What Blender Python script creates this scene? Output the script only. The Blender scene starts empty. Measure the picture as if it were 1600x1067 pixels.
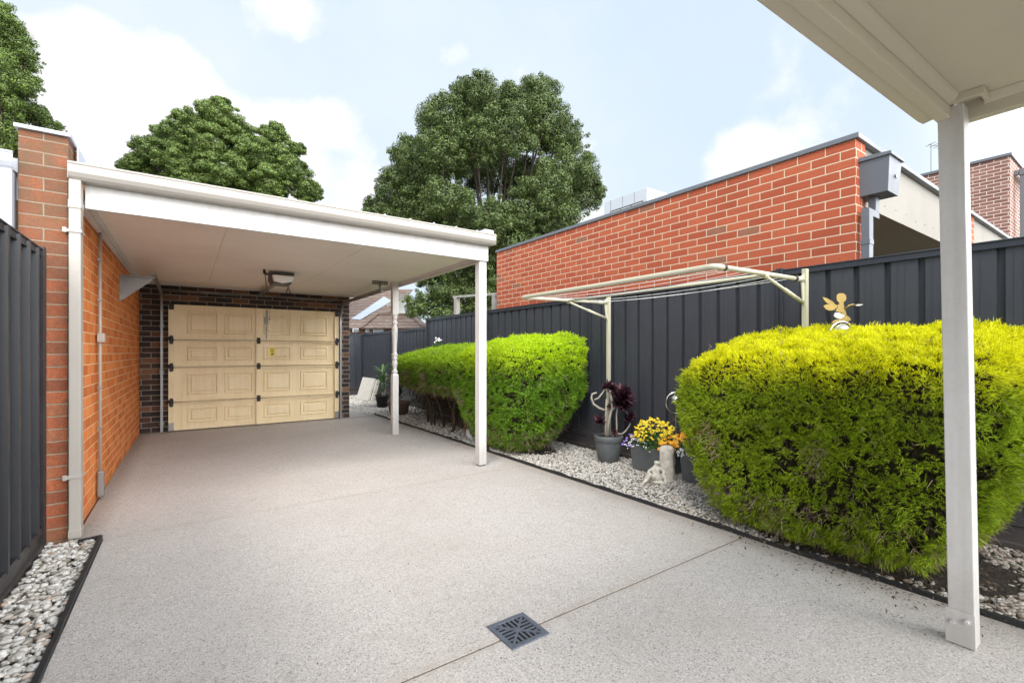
import bpy, math, random
import numpy as np
from mathutils import Vector, Matrix
R = math.radians
random.seed(7)
RNG = np.random.default_rng(11)
S = bpy.context.scene
COL = S.collection

# ------------------------------------------------------------------ camera, sky, sun, exposure
F_PX, HOR = 728.0, 550.0
YAW = math.atan(510 / F_PX)
SN, CS = math.sin(YAW), math.cos(YAW)
CAM_H = 1.3
cam_d = bpy.data.cameras.new('camera'); cam = bpy.data.objects.new('camera', cam_d); COL.objects.link(cam)
cam.location = (0, 0, CAM_H); cam.rotation_euler = (R(90), 0, -YAW)
cam_d.sensor_width = 36; cam_d.lens = F_PX / 1600 * 36
cam_d.shift_y = (HOR - 533.5) / 1600
cam_d.clip_start = 0.02; cam_d.clip_end = 2000
S.camera = cam

def at(px, py, d):
    """point seen at pixel (px,py) of the 1600 px photograph, d metres in front of the camera"""
    u = (px - 800) / F_PX; w = (HOR - py) / F_PX
    return Vector(((SN + u * CS) * d, (CS - u * SN) * d, CAM_H + w * d))
def dirv(px, py):
    v = at(px, py, 1.0) - Vector((0, 0, CAM_H)); return v.normalized()

SUN_EL, SUN_AZ = 52, 232      # azimuth measured clockwise from +Y
world = bpy.data.worlds.new("World"); S.world = world; world.use_nodes = True
wt = world.node_tree; wt.nodes.clear()
def wn(t, **k):
    n = wt.nodes.new(t)
    for a, b in k.items(): setattr(n, a, b)
    return n
def wl(a, b): wt.links.new(a, b)
sky = wn('ShaderNodeTexSky', sky_type='NISHITA', sun_disc=False)
sky.sun_elevation = R(SUN_EL); sky.sun_rotation = R(SUN_AZ); sky.air_density = 1.0; sky.dust_density = 2.5; sky.ozone_density = 1.0
haze_mix = wn('ShaderNodeMix', data_type='RGBA'); haze_mix.inputs[0].default_value = 0.85
haze_mix.inputs[7].default_value = (7.1, 8.4, 9.6, 1)
wl(sky.outputs[0], haze_mix.inputs[6])
tc = wn('ShaderNodeTexCoord')
nz = wn('ShaderNodeTexNoise'); nz.inputs['Scale'].default_value = 6.5; nz.inputs['Detail'].default_value = 8; nz.inputs['Roughness'].default_value = .55
wl(tc.outputs['Generated'], nz.inputs['Vector'])
nz2 = wn('ShaderNodeTexNoise'); nz2.inputs['Scale'].default_value = 1.7; nz2.inputs['Detail'].default_value = 6; nz2.inputs['Roughness'].default_value = .6
wl(tc.outputs['Generated'], nz2.inputs['Vector'])
def wmath(op, a, b=None, clamp=False):
    n = wn('ShaderNodeMath', operation=op, use_clamp=clamp)
    for i, v in enumerate((a, b)):
        if v is None: continue
        if isinstance(v, (int, float)): n.inputs[i].default_value = v
        else: wl(v, n.inputs[i])
    return n.outputs[0]
acc = None
for (px, py, rad, amt) in [(130, 215, 8, .95), (240, 135, 5.5, 1.0), (75, 140, 4.5, .6), (330, 250, 8, .7), (530, 310, 9, .9), (460, 270, 7, .6), (430, 0, 4.5, .6),
                           (710, 112, 3.0, .55), (790, 95, 4, .35), (700, 70, 2.2, .35), (1130, 268, 3.4, .65), (1570, 215, 3.4, .55), (1180, 250, 3, .4), (850, 330, 9, .4)]:
    vd = wn('ShaderNodeVectorMath', operation='DOT_PRODUCT'); wl(tc.outputs['Generated'], vd.inputs[0]); vd.inputs[1].default_value = dirv(px, py)
    mr = wn('ShaderNodeMapRange', interpolation_type='SMOOTHSTEP'); mr.inputs[1].default_value = math.cos(R(rad * 1.35)); mr.inputs[2].default_value = math.cos(R(rad * .2)); mr.inputs[4].default_value = amt
    wl(vd.outputs['Value'], mr.inputs[0])
    acc = mr.outputs[0] if acc is None else wmath('ADD', acc, mr.outputs[0])
n1 = wmath('MULTIPLY', wmath('SUBTRACT', nz.outputs['Fac'], .5), 3.2)
cl = wmath('ADD', wmath('MINIMUM', acc, 1.1), n1)
clr = wn('ShaderNodeMapRange', interpolation_type='SMOOTHSTEP'); clr.inputs[1].default_value = .22; clr.inputs[2].default_value = 1.05; wl(cl, clr.inputs[0])
thin = wn('ShaderNodeMapRange'); thin.inputs[1].default_value = .42; thin.inputs[2].default_value = .72; thin.inputs[4].default_value = .38; wl(nz2.outputs['Fac'], thin.inputs[0])
cfac = wmath('MAXIMUM', clr.outputs[0], thin.outputs[0])
cmix = wn('ShaderNodeMix', data_type='RGBA'); wl(cfac, cmix.inputs[0]); wl(haze_mix.outputs[2], cmix.inputs[6]); cmix.inputs[7].default_value = (9.2, 9.3, 9.4, 1)
bg = wn('ShaderNodeBackground'); bg.inputs['Strength'].default_value = 0.10
# sky glow added out of view and round the sun to brighten the carport
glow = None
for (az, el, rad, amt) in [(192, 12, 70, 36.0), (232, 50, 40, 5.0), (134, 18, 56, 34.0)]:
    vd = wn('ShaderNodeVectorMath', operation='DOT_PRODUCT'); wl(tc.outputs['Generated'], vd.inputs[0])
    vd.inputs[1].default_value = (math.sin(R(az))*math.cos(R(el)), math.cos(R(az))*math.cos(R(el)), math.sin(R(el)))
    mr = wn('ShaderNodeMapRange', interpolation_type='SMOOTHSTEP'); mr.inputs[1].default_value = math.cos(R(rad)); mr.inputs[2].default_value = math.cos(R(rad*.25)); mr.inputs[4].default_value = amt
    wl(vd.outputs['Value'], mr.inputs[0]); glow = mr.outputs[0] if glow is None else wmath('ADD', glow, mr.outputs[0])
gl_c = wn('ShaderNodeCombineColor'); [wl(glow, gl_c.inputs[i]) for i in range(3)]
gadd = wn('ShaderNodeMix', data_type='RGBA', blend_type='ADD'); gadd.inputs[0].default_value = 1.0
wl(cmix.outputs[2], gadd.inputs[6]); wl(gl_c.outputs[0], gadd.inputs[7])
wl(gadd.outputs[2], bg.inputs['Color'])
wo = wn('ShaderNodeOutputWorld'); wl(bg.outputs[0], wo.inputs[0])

sl = bpy.data.lights.new('sun', 'SUN'); sun = bpy.data.objects.new('sun', sl); COL.objects.link(sun)
sl.energy = 1.5; sl.angle = R(16); sl.color = (1.0, .955, .89)
sun.location = (-5, -2, 12)
_sd = Vector((math.sin(R(SUN_AZ)) * math.cos(R(SUN_EL)), math.cos(R(SUN_AZ)) * math.cos(R(SUN_EL)), math.sin(R(SUN_EL))))
sun.rotation_euler = _sd.to_track_quat('Z', 'Y').to_euler()
S.view_settings.view_transform = 'Standard'; S.view_settings.look = 'None'
S.view_settings.exposure = 0.24; S.view_settings.gamma = 1.0; S.view_settings.use_curve_mapping = False
S.cycles.max_bounces = 8; S.cycles.diffuse_bounces = 6; S.cycles.transparent_max_bounces = 8
S.cycles.use_denoising = True

# ------------------------------------------------------------------ mesh helpers
class MB:
    def __init__(s): s.v = []; s.f = []
    def add(s, vs, fs):
        b = len(s.v); s.v += [tuple(v) for v in vs]; s.f += [tuple(i + b for i in f) for f in fs]; return s
    def box(s, x0, y0, z0, x1, y1, z1):
        return s.add([(x0,y0,z0),(x1,y0,z0),(x1,y1,z0),(x0,y1,z0),(x0,y0,z1),(x1,y0,z1),(x1,y1,z1),(x0,y1,z1)],
              [(0,3,2,1),(4,5,6,7),(0,1,5,4),(1,2,6,5),(2,3,7,6),(3,0,4,7)])
    def hexa(s, b, t):   # bottom quad, top quad (counter-clockwise from above)
        return s.add(list(b) + list(t), [(0,3,2,1),(4,5,6,7),(0,1,5,4),(1,2,6,5),(2,3,7,6),(3,0,4,7)])
    def bar(s, p, q, w, h=None, up=(0,0,1)):
        p, q = Vector(p), Vector(q); h = h or w; d = (q - p).normalized(); u = Vector(up)
        if abs(d.dot(u)) > .99: u = Vector((0,1,0))
        r = d.cross(u).normalized(); u = r.cross(d).normalized(); c = []
        for o in (p, q):
            for a, b in ((-1,-1),(1,-1),(1,1),(-1,1)): c.append(o + r*a*w/2 + u*b*h/2)
        return s.add(c, [(0,1,2,3),(7,6,5,4),(0,4,5,1),(1,5,6,2),(2,6,7,3),(3,7,4,0)])
    def tube(s, pts, rad, n=8, cap=True):
        pts = [Vector(p) for p in pts]; m = len(pts)
        if not hasattr(rad, '__len__'): rad = [rad] * m
        vs = []; fs = []; prev = None
        for i, p in enumerate(pts):
            d = (pts[min(i+1, m-1)] - pts[max(i-1, 0)]).normalized()
            if prev is None:
                u = Vector((0,0,1)) if abs(d.z) < .9 else Vector((1,0,0)); r = d.cross(u).normalized()
            else: r = (prev - d * prev.dot(d)).normalized()
            prev = r; u = d.cross(r)
            for k in range(n):
                a = 2*math.pi*k/n; vs.append(p + (r*math.cos(a) + u*math.sin(a)) * rad[i])
        for i in range(m-1):
            for k in range(n):
                a, b = i*n+k, i*n+(k+1) % n; fs.append((a, b, b+n, a+n))
        if cap: fs.append(tuple(range(n-1, -1, -1))); fs.append(tuple(range((m-1)*n, m*n)))
        return s.add(vs, fs)
    def lathe(s, cx, cy, prof, n=24, cap=True):
        vs = []; fs = []
        for r, z in prof:
            for k in range(n):
                a = 2*math.pi*k/n; vs.append((cx + r*math.cos(a), cy + r*math.sin(a), z))
        for i in range(len(prof)-1):
            for k in range(n):
                a, b = i*n+k, i*n+(k+1) % n; fs.append((a, b, b+n, a+n))
        if cap: fs.append(tuple(range(n-1,-1,-1))); fs.append(tuple(range((len(prof)-1)*n, len(prof)*n)))
        return s.add(vs, fs)
    def prism(s, prof, axis, a, b):
        """closed 2-D profile pushed along an axis ('x': prof=(y,z); 'y': prof=(x,z); 'z': prof=(x,y))"""
        n = len(prof)
        def pt(p, t): return {'x': (t, p[0], p[1]), 'y': (p[0], t, p[1]), 'z': (p[0], p[1], t)}[axis]
        vs = [pt(p, a) for p in prof] + [pt(p, b) for p in prof]
        return s.add(vs, [(i, (i+1) % n, (i+1) % n + n, i+n) for i in range(n)] + [tuple(range(n-1,-1,-1)), tuple(range(n, 2*n))])
    def sphere(s, c, r, n=12, m=8, sc=(1,1,1)):
        vs = [(c[0], c[1], c[2]-r*sc[2])]; fs = []
        for i in range(1, m):
            t = math.pi*i/m
            for k in range(n):
                a = 2*math.pi*k/n; vs.append((c[0]+r*sc[0]*math.sin(t)*math.cos(a), c[1]+r*sc[1]*math.sin(t)*math.sin(a), c[2]-r*sc[2]*math.cos(t)))
        vs.append((c[0], c[1], c[2]+r*sc[2])); L = len(vs)-1
        for k in range(n): fs.append((0, 1+(k+1) % n, 1+k)); fs.append((L, L-n+k, L-n+(k+1) % n))
        for i in range(m-2):
            for k in range(n):
                a, b = 1+i*n+k, 1+i*n+(k+1) % n; fs.append((a, b, b+n, a+n))
        return s.add(vs, fs)

def origin(o):
    v = Vector((0,0,0))
    while o is not None: v += o.location; o = o.parent
    return v
def obj(name, mb, mat, parent=None, bevel=0, smooth=False, label=None):
    me = bpy.data.meshes.new(name); og = origin(parent)
    me.from_pydata([(v[0]-og.x, v[1]-og.y, v[2]-og.z) for v in mb.v], [], mb.f); me.update()
    o = bpy.data.objects.new(name, me); COL.objects.link(o); o.parent = parent
    if mat: me.materials.append(mat)
    fixn(me)
    if smooth:
        for p in me.polygons: p.use_smooth = True
    if bevel:
        b = o.modifiers.new('edge', 'BEVEL'); b.width = bevel; b.segments = 2; b.limit_method = 'ANGLE'; b.angle_limit = R(40)
        b.harden_normals = False
    if label: o['label'] = label
    return o
def fixn(me):
    import bmesh
    bm = bmesh.new(); bm.from_mesh(me); bmesh.ops.recalc_face_normals(bm, faces=bm.faces); bm.to_mesh(me); bm.free()
def fast(name, V, Fc, mat, parent=None, smooth=False):
    """numpy mesh: V (n,3), Fc (m,k)"""
    og = origin(parent); me = bpy.data.meshes.new(name)
    V = np.asarray(V, dtype=np.float32) - np.array([og.x, og.y, og.z], dtype=np.float32)
    Fc = np.asarray(Fc, dtype=np.int32); m, k = Fc.shape
    me.vertices.add(len(V)); me.vertices.foreach_set('co', V.ravel())
    me.loops.add(m*k); me.loops.foreach_set('vertex_index', Fc.ravel())
    me.polygons.add(m); me.polygons.foreach_set('loop_start', np.arange(0, m*k, k, dtype=np.int32)); me.polygons.foreach_set('loop_total', np.full(m, k, dtype=np.int32))
    if smooth: me.polygons.foreach_set('use_smooth', np.ones(m, dtype=bool))
    me.update(calc_edges=True); me.validate()
    if mat: me.materials.append(mat)
    o = bpy.data.objects.new(name, me); COL.objects.link(o); o.parent = parent
    return o
def tag(o, label, cat, group=None):
    o['label'] = label; o['category'] = cat
    if group: o['group'] = group
    return o
def thing(name, label, cat, loc=(0,0,0), group=None):
    o = bpy.data.objects.new(name, None); COL.objects.link(o); o.location = loc; o.empty_display_size = .1
    return tag(o, label, cat, group)
def struct(o): o['kind'] = 'structure'; return o
def stuff(o): o['kind'] = 'stuff'; return o

# numpy value noise
_perm = RNG.random((32, 32, 32))
def vnoise(P, sc=1.0):
    P = np.asarray(P) * sc + 100.0; i = np.floor(P).astype(int); f = P - i; f = f*f*(3-2*f); i &= 31; j = (i+1) & 31
    g = lambda a, b, c: _perm[a, b, c]
    x0, y0, z0 = i.T; x1, y1, z1 = j.T; fx, fy, fz = f.T
    return ((g(x0,y0,z0)*(1-fx)+g(x1,y0,z0)*fx)*(1-fy)+(g(x0,y1,z0)*(1-fx)+g(x1,y1,z0)*fx)*fy)*(1-fz) + \
           ((g(x0,y0,z1)*(1-fx)+g(x1,y0,z1)*fx)*(1-fy)+(g(x0,y1,z1)*(1-fx)+g(x1,y1,z1)*fx)*fy)*fz
def unit(v): return v / np.maximum(np.linalg.norm(v, axis=1, keepdims=True), 1e-9)
def rand_dirs(n): return unit(RNG.normal(size=(n, 3)))

def leaf_quads(P, N, size, aspect=.55):
    """rhombic, slightly folded leaves: 4 verts, 1 quad each"""
    n = len(P); t = unit(np.cross(N, rand_dirs(n))); b = np.cross(N, t)
    s = (size * RNG.uniform(.6, 1.35, n))[:, None]
    V = np.stack([P - t*s*.5, P + b*s*.5*aspect + N*s*.08, P + t*s*.5, P - b*s*.5*aspect + N*s*.08], 1).reshape(-1, 3)
    return V, np.arange(4*n).reshape(n, 4)
def blades(P, D, length, width, droop=.25, up=None):
    """tapering bent blades: 5 verts, 3 tris each"""
    n = len(P); L = (length * RNG.uniform(.55, 1.3, n))[:, None]; W = width * RNG.uniform(.7, 1.2, n)[:, None]
    side = unit(np.cross(D, rand_dirs(n))) * W * .5
    g = np.zeros((n, 3)); g[:, 2] = -1
    mid = P + D*L*.5 + g*L*droop*.12; tip = P + D*L + g*L*droop*.5
    V = np.stack([P-side*.6, P+side*.6, mid+side, mid-side, tip], 1).reshape(-1, 3)
    b = (np.arange(n)*5)[:, None]
    Fc = np.concatenate([b+np.array([0,1,2]), b+np.array([0,2,3]), b+np.array([3,2,4])], 1).reshape(-1, 3)
    return V, Fc
def merge(parts):
    Vs, Fs, o = [], [], 0
    for V, Fc in parts: Vs.append(V); Fs.append(Fc+o); o += len(V)
    return np.concatenate(Vs), np.concatenate(Fs)

# ------------------------------------------------------------------ materials
class NT:
    def __init__(s, name):
        s.m = bpy.data.materials.new(name); s.m.use_nodes = True; s.t = s.m.node_tree
        s.b = s.t.nodes['Principled BSDF']; s.out = s.t.nodes['Material Output']
    def n(s, t, **k):
        nd = s.t.nodes.new(t)
        for a, b in k.items(): setattr(nd, a, b)
        return nd
    def l(s, a, b): s.t.links.new(a, b)
    def math(s, op, a, b=None, c=None, clamp=False):
        n = s.n('ShaderNodeMath', operation=op, use_clamp=clamp)
        for i, v in enumerate((a, b, c)):
            if v is None: continue
            if isinstance(v, (int, float)): n.inputs[i].default_value = v
            else: s.l(v, n.inputs[i])
        return n.outputs[0]
    def mix(s, f, a, b, mode='MIX'):
        n = s.n('ShaderNodeMix', data_type='RGBA', blend_type=mode)
        for i, v in ((0, f), (6, a), (7, b)):
            if isinstance(v, (int, float)): n.inputs[i].default_value = v
            elif isinstance(v, tuple): n.inputs[i].default_value = (*v[:3], 1)
            else: s.l(v, n.inputs[i])
        return n.outputs[2]
    def noise(s, scale, detail=4, rough=.55, vec=None, dist=0):
        n = s.n('ShaderNodeTexNoise'); n.inputs['Scale'].default_value = scale; n.inputs['Detail'].default_value = detail
        n.inputs['Roughness'].default_value = rough; n.inputs['Distortion'].default_value = dist
        s.l(vec or s.pos(), n.inputs['Vector']); return n
    def pos(s):
        if not hasattr(s, '_g'): s._g = s.n('ShaderNodeNewGeometry')
        return s._g.outputs['Position']
    def ramp(s, fac, stops, interp='LINEAR'):
        n = s.n('ShaderNodeValToRGB'); n.color_ramp.interpolation = interp; e = n.color_ramp.elements
        while len(e) < len(stops): e.new(.5)
        for i, (p, c) in enumerate(stops): e[i].position = p; e[i].color = (*c, 1) if hasattr(c, '__len__') else (c, c, c, 1)
        s.l(fac, n.inputs[0]); return n.outputs[0]
    def rng(s, v, a, b, c=0, d=1):
        n = s.n('ShaderNodeMapRange'); s.l(v, n.inputs[0])
        for i, x in enumerate((a, b, c, d)): n.inputs[i+1].default_value = x
        return n.outputs[0]
    def bump(s, h, strength=.3, dist=.01):
        n = s.n('ShaderNodeBump'); n.inputs['Strength'].default_value = strength; n.inputs['Distance'].default_value = dist
        s.l(h, n.inputs['Height']); s.l(n.outputs[0], s.b.inputs['Normal']); return n
    def col(s, c):
        if isinstance(c, tuple): s.b.inputs['Base Color'].default_value = (*c[:3], 1)
        else: s.l(c, s.b.inputs['Base Color'])
    def rough(s, r):
        if isinstance(r, (int, float)): s.b.inputs['Roughness'].default_value = r
        else: s.l(r, s.b.inputs['Roughness'])

def paint(name, c, rough=.5, dirt=.12, dirtc=None, scale=3, metal=0, bump=.05, streak=False, splash=False):
    m = NT(name); n = m.noise(scale, 6, .6); n2 = m.noise(scale*14, 3, .6)
    dc = dirtc or tuple(x*.55 for x in c)
    f = m.rng(n.outputs['Fac'], .4, .75, 0, dirt)
    f2 = m.rng(n2.outputs['Fac'], .5, .8, 0, dirt*.7)
    f = m.math('ADD', f, f2, clamp=True)
    if streak:
        mp = m.n('ShaderNodeMapping'); mp.inputs['Scale'].default_value = (18, 18, .7); m.l(m.pos(), mp.inputs[0])
        n3 = m.noise(1.0, 5, .6, mp.outputs[0]); f = m.math('ADD', f, m.rng(n3.outputs['Fac'], .48, .8, 0, dirt*1.3), clamp=True)
    cc = m.mix(f, c, dc)
    if splash:
        spz = m.n('ShaderNodeSeparateXYZ'); m.l(m.pos(), spz.inputs[0]); hh = m.math('ADD', spz.outputs[2], m.math('MULTIPLY', m.noise(11, 5, .7).outputs['Fac'], -.55))
        cc = m.mix(m.rng(hh, -.22, .14, .32, 0), cc, (.15,.12,.095))
    m.col(cc); m.rough(m.rng(n.outputs['Fac'], .3, .7, rough-.08, rough+.12)); m.b.inputs['Metallic'].default_value = metal
    m.b.inputs['Specular IOR Level'].default_value = .4
    if bump: m.bump(n2.outputs['Fac'], bump, .004)
    return m.m

def brick(name, stops, mortar, uo=0, vo=0, mort=.005, dirt=.25, sat_noise=60, bump=.7, bw=.25, bh=.086, stain=None, rug=0):
    m = NT(name); g = m.n('ShaderNodeNewGeometry'); m._g = g
    sp = m.n('ShaderNodeSeparateXYZ'); m.l(g.outputs['Position'], sp.inputs[0])
    sn = m.n('ShaderNodeSeparateXYZ'); m.l(g.outputs['True Normal'], sn.inputs[0])
    isx = m.math('GREATER_THAN', m.math('ABSOLUTE', sn.outputs[0]), m.math('ABSOLUTE', sn.outputs[1]))
    mx = m.n('ShaderNodeMix', data_type='FLOAT'); m.l(isx, mx.inputs[0]); m.l(sp.outputs[0], mx.inputs[2]); m.l(sp.outputs[1], mx.inputs[3])
    u = m.math('ADD', mx.outputs[0], uo + 50.0); v = m.math('ADD', sp.outputs[2], vo + .086*20)
    cb = m.n('ShaderNodeCombineXYZ'); m.l(u, cb.inputs[0]); m.l(v, cb.inputs[1])
    # a little waviness so courses are not ruler-straight
    wv = m.noise(9, 2, .5); ws = m.n('ShaderNodeVectorMath', operation='SCALE'); ws.inputs['Scale'].default_value = .005
    wc = m.n('ShaderNodeVectorMath', operation='SUBTRACT'); m.l(wv.outputs['Color'], wc.inputs[0]); wc.inputs[1].default_value = (.5,.5,.5)
    m.l(wc.outputs[0], ws.inputs[0]); wa = m.n('ShaderNodeVectorMath', operation='ADD'); m.l(cb.outputs[0], wa.inputs[0]); m.l(ws.outputs[0], wa.inputs[1])
    bt = m.n('ShaderNodeTexBrick'); bt.offset = .5; bt.squash = 1
    for k, x in (('Scale', 1), ('Mortar Size', mort), ('Mortar Smooth', .25), ('Bias', 0), ('Brick Width', bw), ('Row Height', bh)): bt.inputs[k].default_value = x
    bt.inputs['Color1'].default_value = (0,0,0,1); bt.inputs['Color2'].default_value = (1,1,1,1); bt.inputs['Mortar'].default_value = (.5,.5,.5,1)
    m.l(wa.outputs[0], bt.inputs['Vector'])
    base = m.ramp(bt.outputs['Color'], stops)
    n1 = m.noise(sat_noise, 5, .7); n2 = m.noise(sat_noise*5, 3, .6); n3 = m.noise(2.2, 4, .6)
    base = m.mix(m.rng(n1.outputs['Fac'], .35, .75, 0, dirt*1.2), base, tuple(x*.45 for x in stops[0][1]))
    base = m.mix(m.rng(n2.outputs['Fac'], .57, .70, 0, .55), base, tuple(min(1, x*1.5) for x in stops[-1][1]))
    base = m.mix(m.rng(m.noise(210, 3, .6).outputs['Fac'], .56, .66, 0, .6), base, tuple(x*.35 for x in stops[0][1]))
    base = m.mix(m.rng(n3.outputs['Fac'], .45, .8, 0, dirt), base, tuple(x*.5 for x in stops[0][1]))
    if rug:
        nr = m.noise(24, 6, .75); base = m.mix(m.rng(nr.outputs['Fac'], .44, .66, 0, .6), base, (.14,.075,.05)); base = m.mix(m.rng(m.noise(90, 4, .7).outputs['Fac'], .56, .7, 0, .5), base, (.36,.20,.12))
    if stain:
        h = m.rng(sp.outputs[2], stain[0], stain[1], 0, .8); h = m.math('MULTIPLY', h, m.rng(m.noise(5, 5, .7).outputs['Fac'], .3, .6, .2, 1))
        base = m.mix(h, base, stain[2])
    mcol = m.mix(m.rng(n1.outputs['Fac'], .35, .7, 0, .5), mortar, tuple(x*.72 for x in mortar))
    m.col(m.mix(bt.outputs['Fac'], base, mcol)); m.rough(.86); m.b.inputs['Specular IOR Level'].default_value = .25
    hgt = m.math('ADD', m.math('MULTIPLY', m.math('SUBTRACT', 1, bt.outputs['Fac']), 1.0), m.math('MULTIPLY', n1.outputs['Fac'], .45))
    m.bump(hgt, bump, .011)
    return m.m

def leafmat(name, stops, rough=.55, trans=.3, hue=None, zmix=None, nscale=1.3):
    m = NT(name); g = m.n('ShaderNodeNewGeometry'); m._g = g
    c = m.ramp(g.outputs['Random Per Island'], stops)
    n = m.noise(nscale, 3, .6); c = m.mix(m.rng(n.outputs['Fac'], .35, .7, 0, .4), c, stops[0][1])
    if zmix:   # new growth: z0, z1, colours by island
        z0, z1, st2 = zmix
        sp = m.n('ShaderNodeSeparateXYZ'); m.l(g.outputs['Position'], sp.inputs[0])
        zz = m.math('ADD', sp.outputs[2], m.math('MULTIPLY', m.math('SUBTRACT', m.noise(5, 3, .6).outputs['Fac'], .5), .22))
        zz = m.math('ADD', zz, m.math('MULTIPLY', m.math('SUBTRACT', g.outputs['Random Per Island'], .5), .10))
        c2 = m.ramp(g.outputs['Random Per Island'], st2)
        c = m.mix(m.rng(zz, z0, z1), c, c2)
    m.col(c); m.rough(rough); m.b.inputs['Specular IOR Level'].default_value = .3
    tr = m.n('ShaderNodeBsdfTranslucent'); m.l(c, tr.inputs[0]); ms = m.n('ShaderNodeMixShader'); ms.inputs[0].default_value = trans
    m.l(m.b.outputs[0], ms.inputs[1]); m.l(tr.outputs[0], ms.inputs[2]); m.l(ms.outputs[0], m.out.inputs[0])
    return m.m
def islandmat(name, stops, rough=.8, bump=0, interp='LINEAR'):
    m = NT(name); g = m.n('ShaderNodeNewGeometry'); m._g = g
    c = m.ramp(g.outputs['Random Per Island'], stops, interp); n = m.noise(70, 3, .6)
    c = m.mix(m.rng(n.outputs['Fac'], .35, .7, 0, .35), c, tuple(x*.6 for x in stops[0][1]))
    m.col(c); m.rough(rough)
    if bump: m.bump(n.outputs['Fac'], bump, .004)
    return m.m

M = {}
M['red'] = brick('red_brick', [(0, (.56,.145,.035)), (.5, (.70,.205,.05)), (1, (.80,.27,.08))], (.78,.50,.28), uo=.92, vo=.006, dirt=.12)
M['pillar'] = brick('weathered_red_brick', [(0, (.21,.062,.03)), (.3, (.34,.09,.037)), (.7, (.42,.115,.047)), (1, (.28,.12,.06))], (.27,.21,.15), uo=.92, vo=.006, mort=.0055, dirt=.5, stain=(1.2, 2.6, (.115,.082,.05)), bump=1.0, rug=1)
M['orange'] = brick('neighbour_red_brick', [(0, (.27,.12,.075)), (.035, (.30,.13,.08)), (.05, (.37,.078,.038)), (.5, (.42,.094,.045)), (1, (.48,.12,.056))], (.70,.59,.43), uo=-1.695, vo=.004, mort=.0055, dirt=.16, bump=1.0)
M['dark'] = brick('dark_brown_brick', [(0, (.030,.026,.028)), (.45, (.045,.038,.036)), (.7, (.09,.05,.035)), (1, (.26,.13,.075))], (.36,.31,.25), uo=.33, vo=.0, mort=.0055, dirt=.2)
M['brown'] = brick('brown_brick', [(0, (.22,.105,.08)), (.5, (.27,.13,.10)), (1, (.33,.17,.13))], (.80,.72,.66), uo=0, mort=.0075, dirt=.12)
M['white'] = paint('white_paint', (.63,.615,.60), .45, .22, (.36,.32,.26), streak=True, splash=True)
M['cream'] = paint('cream_gutter_paint', (.36,.33,.295), .4, .14, (.48,.43,.36))
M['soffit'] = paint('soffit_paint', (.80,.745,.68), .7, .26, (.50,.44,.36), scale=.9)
M['verandah'] = paint('verandah_paint', (.60,.55,.45), .6, .16, (.45,.42,.30), scale=1.6)
M['steel'] = paint('galvanised_steel', (.27,.27,.265), .42, .3, (.22,.21,.20), scale=8, metal=.75)
M['rail'] = paint('opener_rail_steel', (.22,.22,.21), .45, .3, scale=8, metal=.6)
M['black'] = paint('black_plastic', (.018,.018,.02), .5, .3, (.05,.05,.05))
M['fence'] = paint('charcoal_fence_paint', (.040,.044,.054), .36, .12, (.07,.07,.075), scale=1.7, bump=.02, streak=True, splash=True)
M['fence2'] = paint('charcoal_fence_trim', (.027,.031,.040), .32, .14, (.06,.06,.065), scale=2.4, bump=.02, splash=True)
M['flash'] = paint('grey_flashing', (.15,.16,.18), .4, .15, scale=2)
M['lightflash'] = paint('pale_flashing', (.47,.49,.54), .4, .12, scale=2)
M['grey'] = paint('grey_steel_paint', (.125,.135,.155), .42, .15, scale=3)
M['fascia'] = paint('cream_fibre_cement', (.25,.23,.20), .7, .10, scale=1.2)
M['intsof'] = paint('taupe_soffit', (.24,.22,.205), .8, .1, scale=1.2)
M['door'] = paint('cream_door_paint', (.83,.69,.44), .42, .24, (.52,.38,.20), scale=2.2, streak=True)
M['opener'] = paint('opener_grey', (.09,.09,.09), .5, .2)
M['lens'] = paint('white_lamp_lens', (.85,.88,.86), .25, .05)
M['yellow'] = paint('yellow_sticker', (.75,.58,.02), .4, .05)
M['line'] = paint('clothesline_paint', (.47,.45,.34), .38, .2, (.38,.35,.25), scale=6)
M['cord'] = paint('white_cord', (.75,.76,.74), .5, .1)
M['pot'] = paint('grey_glazed_pot', (.095,.105,.11), .45, .35, (.2,.2,.19), scale=9, bump=.3)
M['planter'] = paint('charcoal_planter', (.10,.107,.115), .6, .3, (.17,.17,.16), scale=7, bump=.2)
M['terra'] = paint('brown_clay_pot', (.17,.105,.07), .6, .4, scale=9)
M['statue'] = paint('weathered_cast_stone', (.70,.655,.58), .85, .6, (.20,.17,.13), scale=22, bump=.8)
M['bird'] = paint('pale_concrete_bird', (.50,.50,.48), .85, .4, scale=20, bump=.6)
M['branch'] = paint('grey_branch', (.36,.32,.27), .8, .4, (.16,.14,.11), scale=25, bump=.6)
M['bark'] = paint('brown_bark', (.065,.048,.038), .9, .5, (.06,.045,.035), scale=10, bump=.9)
M['twig'] = paint('dry_twig', (.11,.08,.055), .9, .4, scale=20)
M['iron'] = paint('cast_iron_grate', (.10,.115,.15), .4, .5, (.20,.21,.23), scale=30, metal=.3, bump=.2)
M['pit'] = paint('drain_pit_shade', (.01,.01,.01), .9, .1)
M['gold'] = paint('brassy_metal', (.30,.215,.075), .38, .35, (.30,.20,.07), scale=14, metal=.85, bump=.2)
M['chrome'] = paint('polished_steel', (.80,.78,.74), .14, .1, scale=10, metal=1)
M['satin'] = paint('satin_steel', (.42,.41,.40), .45, .2, scale=10, metal=.6)
M['whitewall'] = paint('white_render', (.74,.74,.72), .8, .08, scale=.3)
M['panelwall'] = paint('silver_cladding', (.50,.53,.58), .5, .1, scale=.3)
M['glass'] = paint('window_glass', (.10,.12,.14), .12, .1, scale=.5)
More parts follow.
